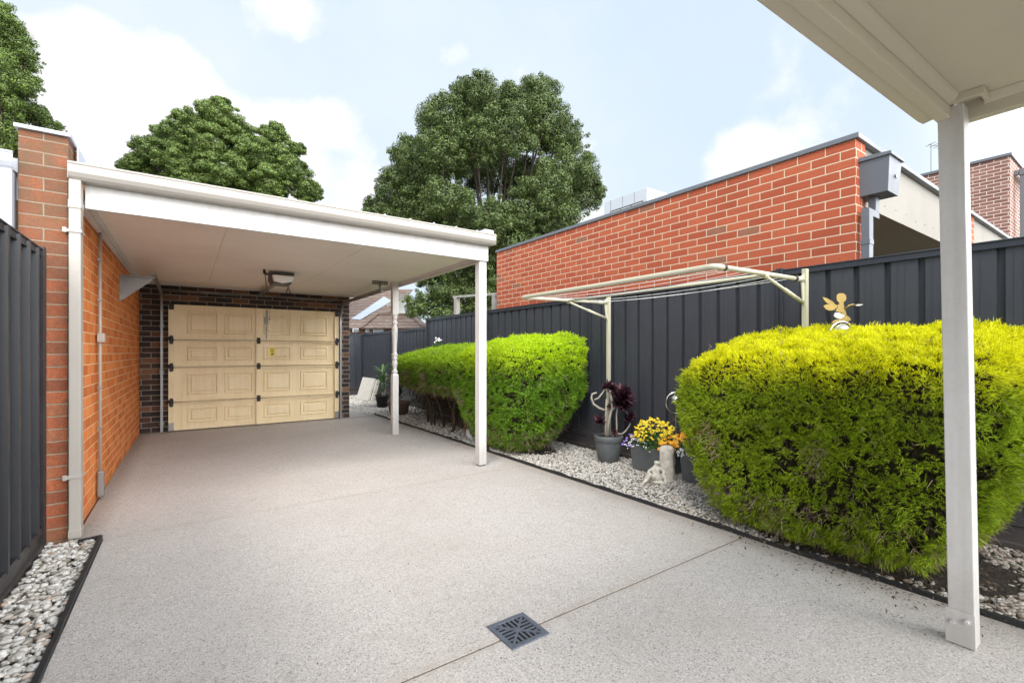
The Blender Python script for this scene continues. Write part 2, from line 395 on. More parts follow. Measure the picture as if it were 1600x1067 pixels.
M['timber'] = paint('weathered_timber', (.30,.28,.25), .8, .5, (.5,.49,.46), scale=5, bump=.4)
M['solar'] = paint('solar_glass', (.55,.60,.68), .15, .1, metal=.4)
M['winframe'] = paint('window_white', (.72,.72,.70), .5, .1)
M['board'] = paint('pale_board', (.56,.52,.46), .7, .3, scale=7)
M['boardface'] = paint('blue_white_board_face', (.62,.64,.66), .6, .4, (.42,.42,.42), scale=9)
M['stake'] = paint('wood_stake', (.33,.22,.13), .8, .3)

def tiles():
    m = NT('terracotta_tiles'); g = m.n('ShaderNodeNewGeometry'); m._g = g
    sp = m.n('ShaderNodeSeparateXYZ'); m.l(g.outputs['Position'], sp.inputs[0])
    row = m.math('FRACT', m.math('MULTIPLY', sp.outputs[2], 5.0))
    u = m.math('FRACT', m.math('MULTIPLY', m.math('ADD', sp.outputs[0], m.math('MULTIPLY', sp.outputs[1], .7)), 3.2))
    n = m.noise(4, 5, .7); n2 = m.noise(1.2, 4, .6)
    c = m.ramp(n.outputs['Fac'], [(.3, (.13,.085,.065)), (.55, (.21,.145,.115)), (.75, (.32,.26,.215))])
    c = m.mix(m.rng(n2.outputs['Fac'], .4, .7, 0, .5), c, (.30,.27,.24))
    c = m.mix(m.rng(row, 0, .30, 1, 0), c, (.04,.03,.025)); c = m.mix(m.rng(u, 0, .1, .4, 0), c, (.09,.06,.05))
    m.col(c); m.rough(.85); m.bump(m.math('ADD', row, m.math('MULTIPLY', m.math('ABSOLUTE', m.math('SUBTRACT', u, .5)), 1.0)), .8, .05); return m.m
M['tiles'] = tiles()

def concrete():
    m = NT('exposed_aggregate_concrete')
    v = m.n('ShaderNodeTexVoronoi'); v.inputs['Scale'].default_value = 165; m.l(m.pos(), v.inputs['Vector'])
    sc = m.n('ShaderNodeSeparateColor'); m.l(v.outputs['Color'], sc.inputs[0])
    v2 = m.n('ShaderNodeTexVoronoi'); v2.inputs['Scale'].default_value = 300; m.l(m.pos(), v2.inputs['Vector'])
    sc2 = m.n('ShaderNodeSeparateColor'); m.l(v2.outputs['Color'], sc2.inputs[0])
    st = m.ramp(sc.outputs[0], [(0, (.12,.118,.116)), (.08, (.24,.215,.20)), (.12, (.43,.39,.36)), (.6, (.51,.465,.435)), (.86, (.57,.53,.495)), (.95, (.72,.68,.64))])
    st2 = m.ramp(sc2.outputs[1], [(0, (.13,.13,.13)), (.10, (.43,.395,.37)), (.8, (.53,.49,.46)), (1, (.68,.65,.62))])
    st = m.mix(.38, st, st2)
    n = m.noise(1.1, 6, .62); n2 = m.noise(.35, 3, .5); n3 = m.noise(7, 5, .65)
    c = m.mix(m.rng(n.outputs['Fac'], .42, .70, 0, .30), st, (.36,.31,.265))
    c = m.mix(m.rng(n2.outputs['Fac'], .45, .7, 0, .22), c, (.54,.51,.485))
    c = m.mix(1.0, c, (.90,.90,.90), 'MULTIPLY')
    c = m.mix(m.rng(n3.outputs['Fac'], .55, .8, 0, .30), c, (.26,.225,.19))
    vs = m.n('ShaderNodeTexVoronoi'); vs.inputs['Scale'].default_value = 4.3; m.l(m.pos(), vs.inputs['Vector'])
    c = m.mix(m.rng(vs.outputs['Distance'], .012, .03, .75, 0), c, (.12,.10,.08))
    sp = m.n('ShaderNodeSeparateXYZ'); m.l(m.pos(), sp.inputs[0]); wob = m.math('MULTIPLY', m.math('SUBTRACT', n3.outputs['Fac'], .5), .12)
    for jy in (4.30, 1.755):      # brown staining that runs along the joints
        dd = m.math('ABSOLUTE', m.math('SUBTRACT', m.math('ADD', sp.outputs[1], wob), jy)); c = m.mix(m.rng(dd, 0, .045, .42, 0), c, (.34,.285,.235))
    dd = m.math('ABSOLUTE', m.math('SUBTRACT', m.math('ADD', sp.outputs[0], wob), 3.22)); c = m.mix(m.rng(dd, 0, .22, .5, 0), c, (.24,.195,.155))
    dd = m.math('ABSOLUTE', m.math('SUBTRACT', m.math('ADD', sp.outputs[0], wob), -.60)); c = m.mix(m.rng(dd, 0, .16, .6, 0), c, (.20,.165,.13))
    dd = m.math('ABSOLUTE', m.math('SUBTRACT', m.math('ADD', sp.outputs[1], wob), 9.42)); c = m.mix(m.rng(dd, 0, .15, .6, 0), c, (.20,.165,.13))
    m.col(c); m.rough(.85); m.b.inputs['Specular IOR Level'].default_value = .3
    m.bump(m.math('ADD', v.outputs['Distance'], m.math('MULTIPLY', v2.outputs['Distance'], .6)), .35, .004); return m.m
M['concrete'] = concrete()
M['joint'] = paint('sandy_joint', (.10,.08,.06), .95, .5, scale=20)
def soilmat():
    m = NT('soil'); n = m.noise(30, 6, .75); n2 = m.noise(4, 4, .6)
    c = m.ramp(n.outputs['Fac'], [(.35, (.018,.013,.010)), (.55, (.045,.032,.024)), (.72, (.12,.09,.065))]); m.col(c); m.rough(.95); m.bump(n.outputs['Fac'], 1, .02); return m.m
M['soil'] = soilmat()
def groundmat():
    m = NT('ground_grass'); n = m.noise(3, 6, .7)
    m.col(m.ramp(n.outputs['Fac'], [(.35, (.05,.06,.03)), (.6, (.12,.11,.07))])); m.rough(.95); return m.m
M['ground'] = groundmat()
M['gravelbed'] = paint('gravel_bed', (.20,.18,.15), .95, .6, (.07,.06,.05), scale=24, bump=1)
M['pebble'] = islandmat('white_pebbles', [(0, (.22,.19,.16)), (.12, (.38,.34,.29)), (.35, (.52,.49,.44)), (.7, (.64,.61,.57)), (.93, (.74,.72,.69)), (1, (.46,.29,.18))], .75, .3)
M['pebble2'] = islandmat('tan_pebbles', [(0, (.16,.13,.11)), (.2, (.30,.25,.21)), (.6, (.42,.37,.32)), (.9, (.55,.51,.47)), (1, (.36,.22,.15))], .75, .3)
M['litter'] = islandmat('leaf_litter', [(0, (.03,.02,.012)), (.5, (.09,.055,.03)), (1, (.2,.14,.09))], .9)
GREEN = [(0, (.13,.20,.016)), (.3, (.30,.43,.018)), (.75, (.46,.60,.025)), (1, (.62,.70,.05))]
YEL = [(0, (.56,.60,.008)), (.4, (.76,.76,.008)), (.8, (.88,.84,.012)), (1, (.92,.86,.04))]
YEL2 = [(0, (.34,.52,.010)), (.4, (.50,.70,.012)), (.8, (.64,.80,.02)), (1, (.74,.82,.05))]
M['hedge1'] = leafmat('golden_conifer', GREEN, .6, .45, zmix=(1.02, 1.22, YEL), nscale=2.2)
M['hedge2'] = leafmat('lime_conifer', [(0, (.07,.16,.016)), (.35, (.17,.36,.022)), (.75, (.28,.50,.03)), (1, (.42,.58,.05))], .6, .35, zmix=(.98, 1.25, YEL2), nscale=2.2)
M['hedge3'] = leafmat('green_conifer', [(0, (.06,.13,.016)), (.35, (.14,.30,.02)), (1, (.30,.47,.035))], .6, .35, zmix=(.95, 1.18, [(0, (.22,.38,.014)), (.6, (.36,.56,.02)), (1, (.48,.64,.04))]), nscale=2.2)
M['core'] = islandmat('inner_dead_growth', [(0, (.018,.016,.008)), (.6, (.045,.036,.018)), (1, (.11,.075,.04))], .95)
M['dry'] = islandmat('dry_sprig', [(0, (.10,.06,.03)), (.5, (.24,.17,.10)), (1, (.42,.34,.24))], .9)
M['tree1'] = leafmat('dark_evergreen_leaf', [(0, (.036,.056,.017)), (.4, (.068,.104,.027)), (.8, (.115,.160,.040)), (1, (.19,.235,.065))], .5, .08, nscale=.5)
M['tree2'] = leafmat('bright_evergreen_leaf', [(0, (.045,.072,.019)), (.4, (.09,.142,.030)), (.8, (.165,.235,.045)), (1, (.25,.32,.07))], .5, .10, nscale=.5)
M['lily'] = leafmat('glossy_green_leaf', [(0, (.06,.14,.04)), (.6, (.13,.26,.07)), (1, (.42,.52,.25))], .35, .25)
M['aeon'] = leafmat('dark_purple_leaf', [(0, (.014,.008,.014)), (.5, (.04,.018,.03)), (.8, (.11,.04,.055)), (1, (.25,.10,.12))], .4, .05)
M['herb'] = leafmat('flower_foliage', [(0, (.03,.07,.02)), (.6, (.08,.17,.045)), (1, (.16,.26,.08))], .6, .3)
def flowerm(name, a, b): return islandmat(name, [(0, a), (1, b)], .6)
M['fy'] = flowerm('yellow_petals', (.80,.55,.01), (.95,.75,.02)); M['fo'] = flowerm('orange_petals', (.80,.28,.01), (.92,.48,.02))
M['fv'] = flowerm('violet_petals', (.22,.12,.55), (.45,.33,.78)); M['fw'] = flowerm('white_petals', (.75,.76,.74), (.85,.85,.83))

# ------------------------------------------------------------------ setting
g = MB(); g.add([(-250,-250,-.06),(250,-250,-.06),(250,250,-.06),(-250,250,-.06)], [(0,1,2,3)]); struct(obj('ground', g, M['ground']))
# driveway: three slabs with real gaps
drive = MB(); EX = 3.225
for (x0, y0, x1, y1) in [(-.47,-4,EX,1.749), (-.47,1.760,EX,4.294)]: drive.box(x0, y0, -.055, x1, y1, 0)
drive.prism([(-.63,4.306),(EX,4.306),(EX,9.55),(2.95,10.35),(-.63,10.35)], 'z', -.055, 0)
struct(obj('driveway', drive, M['concrete'], bevel=.003))
jt = MB().box(-.46,1.70,-.05,3.2,1.81,-.006).box(-.46,4.25,-.05,3.2,4.35,-.006); struct(obj('driveway_joint', jt, M['joint']))
bed = MB()
bed.add([(EX+.02,-1,-.02),(4.49,-1,-.02),(4.49,14.4,-.02),(EX+.02,14.4,-.02)], [(0,1,2,3)])
bed.add([(-.76,-1,-.02),(-.49,-1,-.02),(-.49,4.3,-.02),(-.76,4.3,-.02)], [(0,1,2,3)])
bed.add([(2.3,10.37,-.02),(2.93,10.37,-.02),(EX,9.6,-.02),(EX,14.4,-.02),(2.3,14.4,-.02)], [(0,1,2,3,4)])
struct(obj('gravel_ground', bed, M['gravelbed']))
# soil mound round the feet of the hedges
def mound(cx, cy, rx, ry, h, name='soil'):
    V = []; Fq = []; n, k = 28, 10
    V.append((cx, cy, h))
    for j in range(1, k+1):
        t = j/k
        for i in range(n):
            a = 2*math.pi*i/n; x = cx+rx*t*math.cos(a); y = cy+ry*t*math.sin(a)
            zz = h*(1-t*t) - .015*t + random.uniform(-.008,.008); V.append((x, y, zz))
    for i in range(n): Fq.append((0, 1+i, 1+(i+1) % n))
    for j in range(k-1):
        for i in range(n):
            a, b = 1+j*n+i, 1+j*n+(i+1) % n; Fq.append((a, a+n, b+n, b))
    mb = MB(); mb.add(V, Fq); return struct(obj(name, mb, M['soil'], smooth=True))
mound(3.80, 1.20, .56, .85, .05); mound(3.8, 4.95, .4, .5, .02)

# pebbles
def ico(sub):
    import bmesh
    bm = bmesh.new(); bmesh.ops.create_icosphere(bm, subdivisions=sub, radius=1)
    V = np.array([v.co[:] for v in bm.verts]); Fc = np.array([[v.index for v in f.verts] for f in bm.faces]); bm.free(); return V, Fc
def pebbles(name, regions, mat, sub, smin, smax, layers, soil=None, flat=.55):
    V0, F0 = ico(sub); P = []
    for (x0, x1, y0, y1, dens) in regions:
        n = int((x1-x0)*(y1-y0)*dens); P.append(np.stack([RNG.uniform(x0, x1, n), RNG.uniform(y0, y1, n)], 1))
    P = np.concatenate(P)
    if soil is not None: P = P[soil(P)]
    n = len(P); s = RNG.uniform(smin, smax, n)
    sc = np.stack([s*RNG.uniform(.75,1.3,n), s*RNG.uniform(.55,.95,n), s*flat*RNG.uniform(.7,1.2,n)], 1)
    V = V0[None]*sc[:, None] * (1 + RNG.normal(0, .12, (n, len(V0), 1)))
    a = RNG.uniform(0, 6.283, n); t = RNG.normal(0, .35, n)
    ct, st = np.cos(t)[:, None], np.sin(t)[:, None]; y = V[..., 1]*ct - V[..., 2]*st; z = V[..., 1]*st + V[..., 2]*ct; x = V[..., 0]
    ca, sa = np.cos(a)[:, None], np.sin(a)[:, None]; X = x*ca - y*sa; Y = x*sa + y*ca
    z0 = -.018 + s*flat*.6 + RNG.random(n)*layers
    W = np.stack([X+P[:, :1], Y+P[:, 1:2], z+z0[:, None]], 2).reshape(-1, 3)
    Fc = (F0[None] + (np.arange(n)*len(V0))[:, None, None]).reshape(-1, 3)
    return stuff(fast(name, W, Fc, mat, smooth=(sub > 1)))
def in_bed(P):
    d = ((P[:,0]-3.72)/.50)**2 + ((P[:,1]-1.20)/.72)**2; k = RNG.random(len(P))
    ok = (d > 1) | (k < .07 + .4*np.clip(d-.6, 0, 1))
    d2 = ((P[:,0]-3.8)/.3)**2 + ((P[:,1]-5.0)/.4)**2; return ok & ((d2 > 1) | (k < .2))
lb = pebbles('gravel', [(-.765,-.505, .8, 4.36, 2600)], M['pebble'], 2, .010, .022, .022)
def near_tan(P):
    k = RNG.random(len(P)); return in_bed(P) & (k < np.clip((1.9-P[:,1])/.9+.15, .12, 1))
def near_white(P):
    k = RNG.random(len(P)); return in_bed(P) & (k > np.clip((1.9-P[:,1])/.9, 0, .93))
pebbles('gravel', [(EX+.035, 4.44, -.3, 2.6, 3000)], M['pebble2'], 2, .011, .021, .02, near_tan)
pebbles('gravel', [(EX+.035, 4.44, .2, 5.2, 3400)], M['pebble'], 1, .009, .0175, .018, near_white)
def far_under(P):
    k = RNG.random(len(P)); sh = (P[:,1] < 8.6) & (P[:,0] > 3.2); return ~(sh & (k < .25))
pebbles('gravel', [(EX+.035, 4.44, 5.2, 14.2, 1500)], M['pebble'], 1, .013, .024, .015, far_under)
def backp(P): return P[:,0] > 3.25 - (P[:,1]-9.55)*.42
pebbles('gravel', [(2.5, EX+.03, 9.6, 14.2, 1500)], M['pebble'], 1, .013, .024, .015, backp)
# leaf litter
def litter(regions, size):
    P = []
    for (cx, cy, rx, ry, n, z) in regions: P.append(np.stack([RNG.normal(cx, rx, n), RNG.normal(cy, ry, n), RNG.uniform(z, z+.012, n)], 1))
    P = np.concatenate(P); N = unit(np.array([0,0,1.]) + RNG.normal(0, .35, (len(P), 3))); return leaf_quads(P, N, size, .4)
V, Fc = litter([(3.6,1.2,.3,.45,1600,.03),(3.30,.95,.12,.5,500,.004),(3.9,4.9,.25,.5,500,.01),(3.5,7.5,.3,1.0,800,.01)], .022)
stuff(fast('leaf_litter', V, Fc, M['litter']))
V, Fc = litter([(3.0,1.0,.16,.4,110,.003),(3.12,4.4,.1,.5,50,.003),(1.9,3.2,1.1,1.4,40,.003),(-.56,6.5,.025,1.6,120,.003),(1,9.36,1.2,.03,60,.003),(2.75,7.0,.12,.2,20,.003)], .012); stuff(fast('leaf_litter', V, Fc, M['litter']))

# black garden edging
def edging(pts, label):
    mb = MB()
    dense = []
    for a, b in zip(pts[:-1], pts[1:]):
        L = math.dist(a, b); k = max(1, int(L/.12))
        for i in range(k):
            t = i/k; dense.append((a[0]+(b[0]-a[0])*t, a[1]+(b[1]-a[1])*t))
    dense.append(pts[-1]); dense = [(x+random.uniform(-.003,.003), y, .026+random.uniform(-.006,.007)) for x, y in dense]
    for a, b in zip(dense[:-1], dense[1:]):
        dx, dy = b[0]-a[0], b[1]-a[1]; L = math.hypot(dx, dy); nx, ny = -dy/L*.011, dx/L*.011
        mb.hexa([(a[0]+nx,a[1]+ny,-.05),(a[0]-nx,a[1]-ny,-.05),(b[0]-nx,b[1]-ny,-.05),(b[0]+nx,b[1]+ny,-.05)],
                [(a[0]+nx,a[1]+ny,a[2]),(a[0]-nx,a[1]-ny,a[2]),(b[0]-nx,b[1]-ny,b[2]),(b[0]+nx,b[1]+ny,b[2])])
    return tag(obj('garden_edging', mb, M['black']), label, 'garden edging')
edging([(3.236,-1.5),(3.236,4.2),(3.236,7),(3.215,8.4),(3.22,9.4),(3.23,9.6)], 'long black strip edging between the concrete and the gravel bed of hedges')
edging([(-.482,-1),(-.480,2.4),(-.485,4.29),(-.60,4.30)], 'short black strip edging the narrow stone bed beside the left fence')

# ------------------------------------------------------------------ steel fences
def sheet_profile(a0, a1, face, out):
    """points (along, across) of a ribbed sheet"""
    pts = []; per = .2067; a = a0
    while a < a1 - .02:
        seg = [(0, 0), (.060, 0), (.0605, -.0025), (.0665, -.0025), (.067, 0), (.105, 0), (.1055, -.0025), (.1115, -.0025), (.112, 0), (.150, 0), (.156, .034), (.188, .034), (.194, 0)]
        for s, h in seg:
            if a+s <= a1: pts.append((a+s, face+out*h))
        a += per
    pts.append((a1, face)); return pts
def sheet(axis, a0, a1, face, out, z0, z1):
    pts = sheet_profile(a0, a1, face, out); mb = MB(); n = len(pts)
    P = (lambda a, c, z: (c, a, z)) if axis == 'y' else (lambda a, c, z: (a, c, z))
    mb.add([P(a, c, z0) for a, c in pts] + [P(a, c, z1) for a, c in pts], [(i, i+1, i+1+n, i+n) for i in range(n-1)]); return mb
def rail(axis, a0, a1, face, out, z0, z1, d=.024):
    """top or bottom channel; rounded lip on its upper edge"""
    pr = [(-d, z0), (-d, z0+.008), (-d*.8, z0+.012), (-d*.8, z1-.014), (-d*1.15, z1-.010), (-d*1.15, z1-.003), (-d*.9, z1), (d*.9, z1), (d*1.15, z1-.003), (d*1.15, z1-.010), (d*.8, z1-.014), (d*.8, z0+.012), (d, z0+.008), (d, z0)]
    pr = [(face+a, z) for a, z in pr]; mb = MB(); mb.prism(pr, 'y' if axis == 'y' else 'x', a0, a1); return mb
def post(axis, a, face, z1, w=.05, d=.034):
    mb = MB()
    for s in (-1, 1):     # two C channels back to back leave a groove between them
        lo, hi = sorted((a + s*.004, a + s*w*.62))
        if axis == 'y': mb.box(face-d, lo, -.05, face+d, hi, z1)
        else: mb.box(lo, face-d, -.05, hi, face+d, z1)
    if axis == 'y': mb.box(face-d*.7, a-.004, -.05, face+d*.7, a+.004, z1-.004)
    else: mb.box(a-.004, face-d*.7, -.05, a+.004, face+d*.7, z1-.004)
    return mb
def plinth(axis, a0, a1, face, z1, d=.028):
    pr = [(-d, -.05), (-d, .035), (-d*.6, .045), (-d*.6, z1-.06), (-d, z1-.05), (-d, z1), (d, z1), (d, z1-.05), (d*.6, z1-.06), (d*.6, .045), (d, .035), (d, -.05)]
    mb = MB(); mb.prism([(face+a, z) for a, z in pr], axis, a0, a1); return mb
def fence(label, axis, face, out, posts, tops, base=.21):
    loc = (face, posts[0], 0) if axis == 'y' else (posts[0], face, 0)
    t = thing('metal_fence', label, 'fence', loc)
    for i, (a, b) in enumerate(zip(posts[:-1], posts[1:])):
        top = tops[i]; w = .032
        obj('fence_sheet', sheet(axis, a+w, b-w, face, out, base-.02, top-.02), M['fence'], t)
        obj('top_rail', rail(axis, a+w, b-w, face, out, top-.055, top), M['fence2'], t)
        obj('plinth', plinth(axis, a+w, b-w, face, base), M['fence2'], t)
    for i, a in enumerate(posts):
        top = max(tops[max(0, i-1)], tops[min(i, len(tops)-1)])
        obj('post', post(axis, a, face, top+.012), M['fence2'], t, bevel=.002)
    return t
fence('long charcoal ribbed steel fence behind the hedges and clothesline, stepping down at its far end', 'y', 4.5, 1,
      [-2.75, -.35, 2.10, 4.575, 7.17, 9.77, 12.1, 14.40], [2.055, 2.055, 2.055, 2.055, 2.06, 1.865, 1.865])
fence('low charcoal ribbed steel fence closing the far end of the yard behind the leaning board', 'x', 14.42, -1, [1.0, 3.2, 4.46], [1.865, 1.865])
M['fence'] = paint('near_black_fence_paint', (.016,.018,.022), .36, .14, (.045,.043,.042), scale=1.7, bump=.02, streak=True)
M['fence2'] = paint('near_black_fence_trim', (.020,.018,.020), .4, .2, (.07,.065,.06), scale=2.4, bump=.02)
fence('dark ribbed steel fence at the left edge in front of the brick pillar', 'y', -.80, 1, [-.6, 1.9, 4.33], [1.985, 1.985], base=.15)

# ------------------------------------------------------------------ left brick wall with pillar
w = thing('brick_wall', 'red brick boundary wall of the carport with tall weathered end pillar', 'wall', (-.75, 7, 0))
mb = MB(); mb.hexa([(-.90,4.69,-.05),(-.655,4.69,-.05),(-.60,9.46,-.05),(-.90,9.46,-.05)], [(-.90,4.69,2.78),(-.655,4.69,2.78),(-.60,9.46,2.78),(-.90,9.46,2.78)]); obj('wall', mb, M['red'], w)
obj('pillar', MB().box(-.918,4.445,-.05,-.672,4.69,2.795), M['pillar'], w, bevel=.004)
mb = MB().box(-.935,4.42,2.796,-.655,4.70,2.822)
mb.box(-.935,4.70,2.786,-.652,9.5,2.816); obj('capping', mb, M['lightflash'], w, bevel=.003)
obj('side_flashing', MB().box(-.652,4.62,2.615,-.640,9.4,2.79), M['lightflash'], w)

# ------------------------------------------------------------------ carport
c = thing('carport', 'white flat-roofed open carport with gutter, sheeted ceiling and two posts', 'carport', (1.1, 7, 0))
def gutter_prof(y0, z0, z1, d):     # open trough, front face rolled, y0 = back
    return [(y0, z1-.012), (y0, z0), (y0-d*.72, z0), (y0-d*.88, z0+.018), (y0-d, z0+.045), (y0-d, z1-.02), (y0-d*1.04, z1-.012), (y0-d*1.04, z1-.002), (y0-d*.95, z1+.002), (y0-d*.88, z1-.004), (y0-d*.88, z1-.016),
            (y0-d*.93, z1-.03), (y0-d*.93, z0+.05), (y0-d*.82, z0+.024), (y0-d*.7, z0+.007), (y0-.006, z0+.007), (y0-.006, z1-.012)]
mb = MB(); mb.prism(gutter_prof(4.515, 2.505, 2.622, .125), 'x', -.668, 2.86)
mb.box(-.670,4.395,2.506,-.667,4.514,2.604).box(2.859,4.395,2.506,2.862,4.514,2.604)
obj('gutter', mb, M['cream'], c, bevel=.0015)
obj('front_beam', MB().box(-.595,4.518,2.335,2.835,4.563,2.53), M['white'], c, bevel=.003)
obj('side_beam', MB().box(2.795,4.565,2.345,2.838,9.44,2.56), M['white'], c, bevel=.003)
mb = MB()
for (x0, x1) in ((-.60, .298), (.302, 1.547), (1.551, 2.793)):
    for (y0, y1) in ((4.565, 7.097), (7.100, 9.44)): mb.box(x0, y0, 2.405, x1, y1, 2.411)
mb.box(-.60, 4.57, 2.412, 2.79, 9.44, 2.418)
obj('ceiling', mb, M['soffit'], c)
mb = MB().box(-.598,4.565,2.375,-.570,9.44,2.404).box(-.568,9.415,2.385,2.79,9.44,2.404).box(2.770,4.565,2.380,2.794,9.413,2.404)
mb.hexa([(-.648,4.60,2.350),(-.60,4.60,2.350),(-.60,9.44,2.350),(-.60,9.44,2.350)], [(-.648,4.60,2.403),(-.601,4.60,2.403),(-.601,9.44,2.403),(-.605,9.44,2.403)])
obj('ceiling_trim', mb, M['white'], c, bevel=.002)
# ribbed roof sheet
pr = [(-.64, 2.585)]; x = -.50
while x < 2.68:
    pr += [(x-.045, 2.598), (x-.004, 2.652 if x > .9 else 2.632), (x+.008, 2.652 if x > .9 else 2.632), (x+.016, 2.598)]; x += .2625
pr += [(2.74, 2.598), (2.74, 2.585)]
obj('roof_sheet', MB().prism(pr, 'y', 4.45, 9.6), M['lightflash'], c)
mb = MB().prism([(2.715,2.60),(2.735,2.675),(2.855,2.675),(2.87,2.60),(2.87,2.54),(2.84,2.54),(2.84,2.60)], 'y', 4.44, 9.62); obj('barge_cap', mb, M['lightflash'], c, bevel=.003)
obj('rear_fascia', MB().box(-.60,9.70,2.40,2.84,9.74,2.60), M['white'], c)
mb = MB().box(2.732,4.545,.012,2.828,4.641,2.334); sp_ = obj('post', mb, M['white'], c, bevel=.005, label='plain square white post at the front corner')
obj('post_shoe', MB().box(2.742,4.555,-.01,2.818,4.631,.012), M['black'], sp_)
tp = MB(); tx, ty, h_ = 2.715, 7.12, .048
tp.box(tx-h_, ty-h_, -.02, tx+h_, ty+h_, .93); tp.hexa([(tx-h_,ty-h_,.93),(tx+h_,ty-h_,.93),(tx+h_,ty+h_,.93),(tx-h_,ty+h_,.93)], [(tx-.036,ty-.036,.962),(tx+.036,ty-.036,.962),(tx+.036,ty+.036,.962),(tx-.036,ty+.036,.962)])
tq = MB().box(tx-h_, ty-h_, 1.90, tx+h_, ty+h_, 2.402); tq.hexa([(tx-.036,ty-.036,1.87),(tx+.036,ty-.036,1.87),(tx+.036,ty+.036,1.87),(tx-.036,ty+.036,1.87)], [(tx-h_,ty-h_,1.90),(tx+h_,ty-h_,1.90),(tx+h_,ty+h_,1.90),(tx-h_,ty+h_,1.90)])
o1 = obj('post', tp, M['white'], c, bevel=.003, label='turned white post with rings and a swelling shaft')
obj('upper_block', tq, M['white'], o1, bevel=.003)
tl = MB().lathe(tx, ty, [(.034,.96),(.044,.975),(.047,.99),(.044,1.005),(.032,1.02),(.030,1.05),(.040,1.08),(.044,1.10),(.046,1.13),(.042,1.155),(.034,1.17),(.046,1.185),(.048,1.20),(.044,1.215),(.036,1.225),(.047,1.24),(.049,1.255),(.046,1.27),(.038,1.28),
     (.036,1.31),(.037,1.40),(.042,1.50),(.046,1.58),(.048,1.64),(.044,1.69),(.032,1.72),(.030,1.735),(.044,1.75),(.047,1.765),(.044,1.78),(.032,1.795),(.031,1.815),(.043,1.83),(.045,1.845),(.042,1.86),(.036,1.872)], 28)
obj('turned_shaft', tl, M['white'], o1, smooth=True)
dp = MB().box(-.664,4.398,0,-.600,4.500,2.50); dpo = obj('downpipe', dp, M['cream'], c, bevel=.006)
for z in (2.30, .005): obj('pipe_joint', MB().box(-.667,4.393,z,-.597,4.505,z+.058), M['cream'], dpo, bevel=.004)
for z in (2.13, .42): obj('pipe_strap', MB().box(-.690,4.392,z,-.594,4.51,z+.022).box(-.694,4.386,z-.006,-.672,4.40,z+.03), M['cream'], dpo, bevel=.003)

# neighbour's mirrored carport beyond the pillar
n = thing('neighbour_carport', 'white gutter and beam of the next carport peeking past the pillar at left', 'carport', (-2.5, 6, 0))
obj('gutter', MB().prism(gutter_prof(4.515, 2.505, 2.622, .125), 'x', -5.0, -.932), M['lightflash'], n)
obj('beam', MB().box(-5,4.518,2.33,-.93,4.563,2.53), M['lightflash'], n)
obj('roof_sheet', MB().box(-5,4.564,2.55,-.93,9.5,2.60), M['lightflash'], n)
obj('downpipe', MB().box(-1.005,4.402,0,-.938,4.50,2.504), M['lightflash'], n, bevel=.005)
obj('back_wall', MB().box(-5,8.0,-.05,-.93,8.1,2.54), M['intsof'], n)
obj('post', MB().box(-4.9,4.57,-.05,-4.8,4.67,2.54), M['lightflash'], n)

# conduit with junction box on the left wall
k = thing('electrical_conduit', 'white pipe with square junction box running up the red brick wall', 'conduit', (-.625, 5.44, 0))
wx = -.645 + .0115*(5.44-4.69)
obj('pipe', MB().tube([(wx+.020,5.44,.25),(wx+.020,5.44,2.37)], .0115, 10), M['cream'], k, smooth=True)
obj('pipe_guard', MB().box(wx+.002,5.415,.03,wx+.048,5.465,.255), M['steel'], k, bevel=.008)
obj('junction_box', MB().box(wx+.004,5.395,1.385,wx+.055,5.485,1.465), M['cream'], k, bevel=.006)
for z in (.62, .98, 1.75, 2.1): obj('saddle_clip', MB().box(wx+.004,5.418,z,wx+.034,5.462,z+.014), M['steel'], k)

# ------------------------------------------------------------------ garage with sectional door
ga = thing('garage', 'dark brown brick garage wall with a cream panelled sectional door', 'garage', (1, 9.6, 0))
DX0, DX1, DZ = -.235, 2.455, 2.10
mb = MB().box(-.60,9.46,-.05,DX0,9.69,2.60).box(DX1,9.46,-.05,2.672,9.69,2.60).box(DX0,9.46,DZ,DX1,9.69,2.60); obj('wall', mb, M['dark'], ga)
obj('side_wall', MB().box(2.45,9.691,-.05,2.672,10.30,2.60).box(-.60,9.691,-.05,-.4,10.3,2.60).box(-.4,10.2,-.05,2.45,10.3,2.6), M['dark'], ga)
gd_mb = MB(); zs = [.012, .478, 1.050, 1.500, 2.085]; YF = 9.432
def door_section(z0, z1):
    mb = MB(); mb.box(DX0+.005, YF, z0+.004, DX1-.005, YF+.040, z1-.004); return mb
def raised(mb, x0, x1, z0, z1):
    y = YF; loops = [(0, .0005), (.008, .016), (.022, .016), (.034, .001), (.050, .001), (.066, .014)]
    vs = []; fs = []
    for ins, dep in loops: vs += [(x0+ins, y-dep, z0+ins), (x1-ins, y-dep, z0+ins), (x1-ins, y-dep, z1-ins), (x0+ins, y-dep, z1-ins)]
    for i in range(len(loops)-1):
        for kk in range(4): a, b = i*4+kk, i*4+(kk+1) % 4; fs.append((a, b, b+4, a+4))
    q = (len(loops)-1)*4; fs.append((q, q+1, q+2, q+3)); mb.add(vs, fs)
door = None
cols = [(0.02, .46), (.55, .985), (1.15, 1.60), (1.76, 2.25)]
slab = MB()
for i in range(4):
    slab.box(DX0+.005, YF, zs[i]+.003, DX1-.005, YF+.04, zs[i+1]-.003)
    for x0, x1 in cols: raised(slab, x0, x1, zs[i]+.11, zs[i+1]-.10)
door = obj('garage_door', slab, M['door'], ga)
fr = MB()
for i in range(1, 4): fr.box(DX0+.09, YF-.048, zs[i]-.028, DX1-.09, YF-.001, zs[i]-.007); fr.box(DX0+.09, YF-.040, zs[i]+.010, DX1-.09, YF-.001, zs[i]+.036)
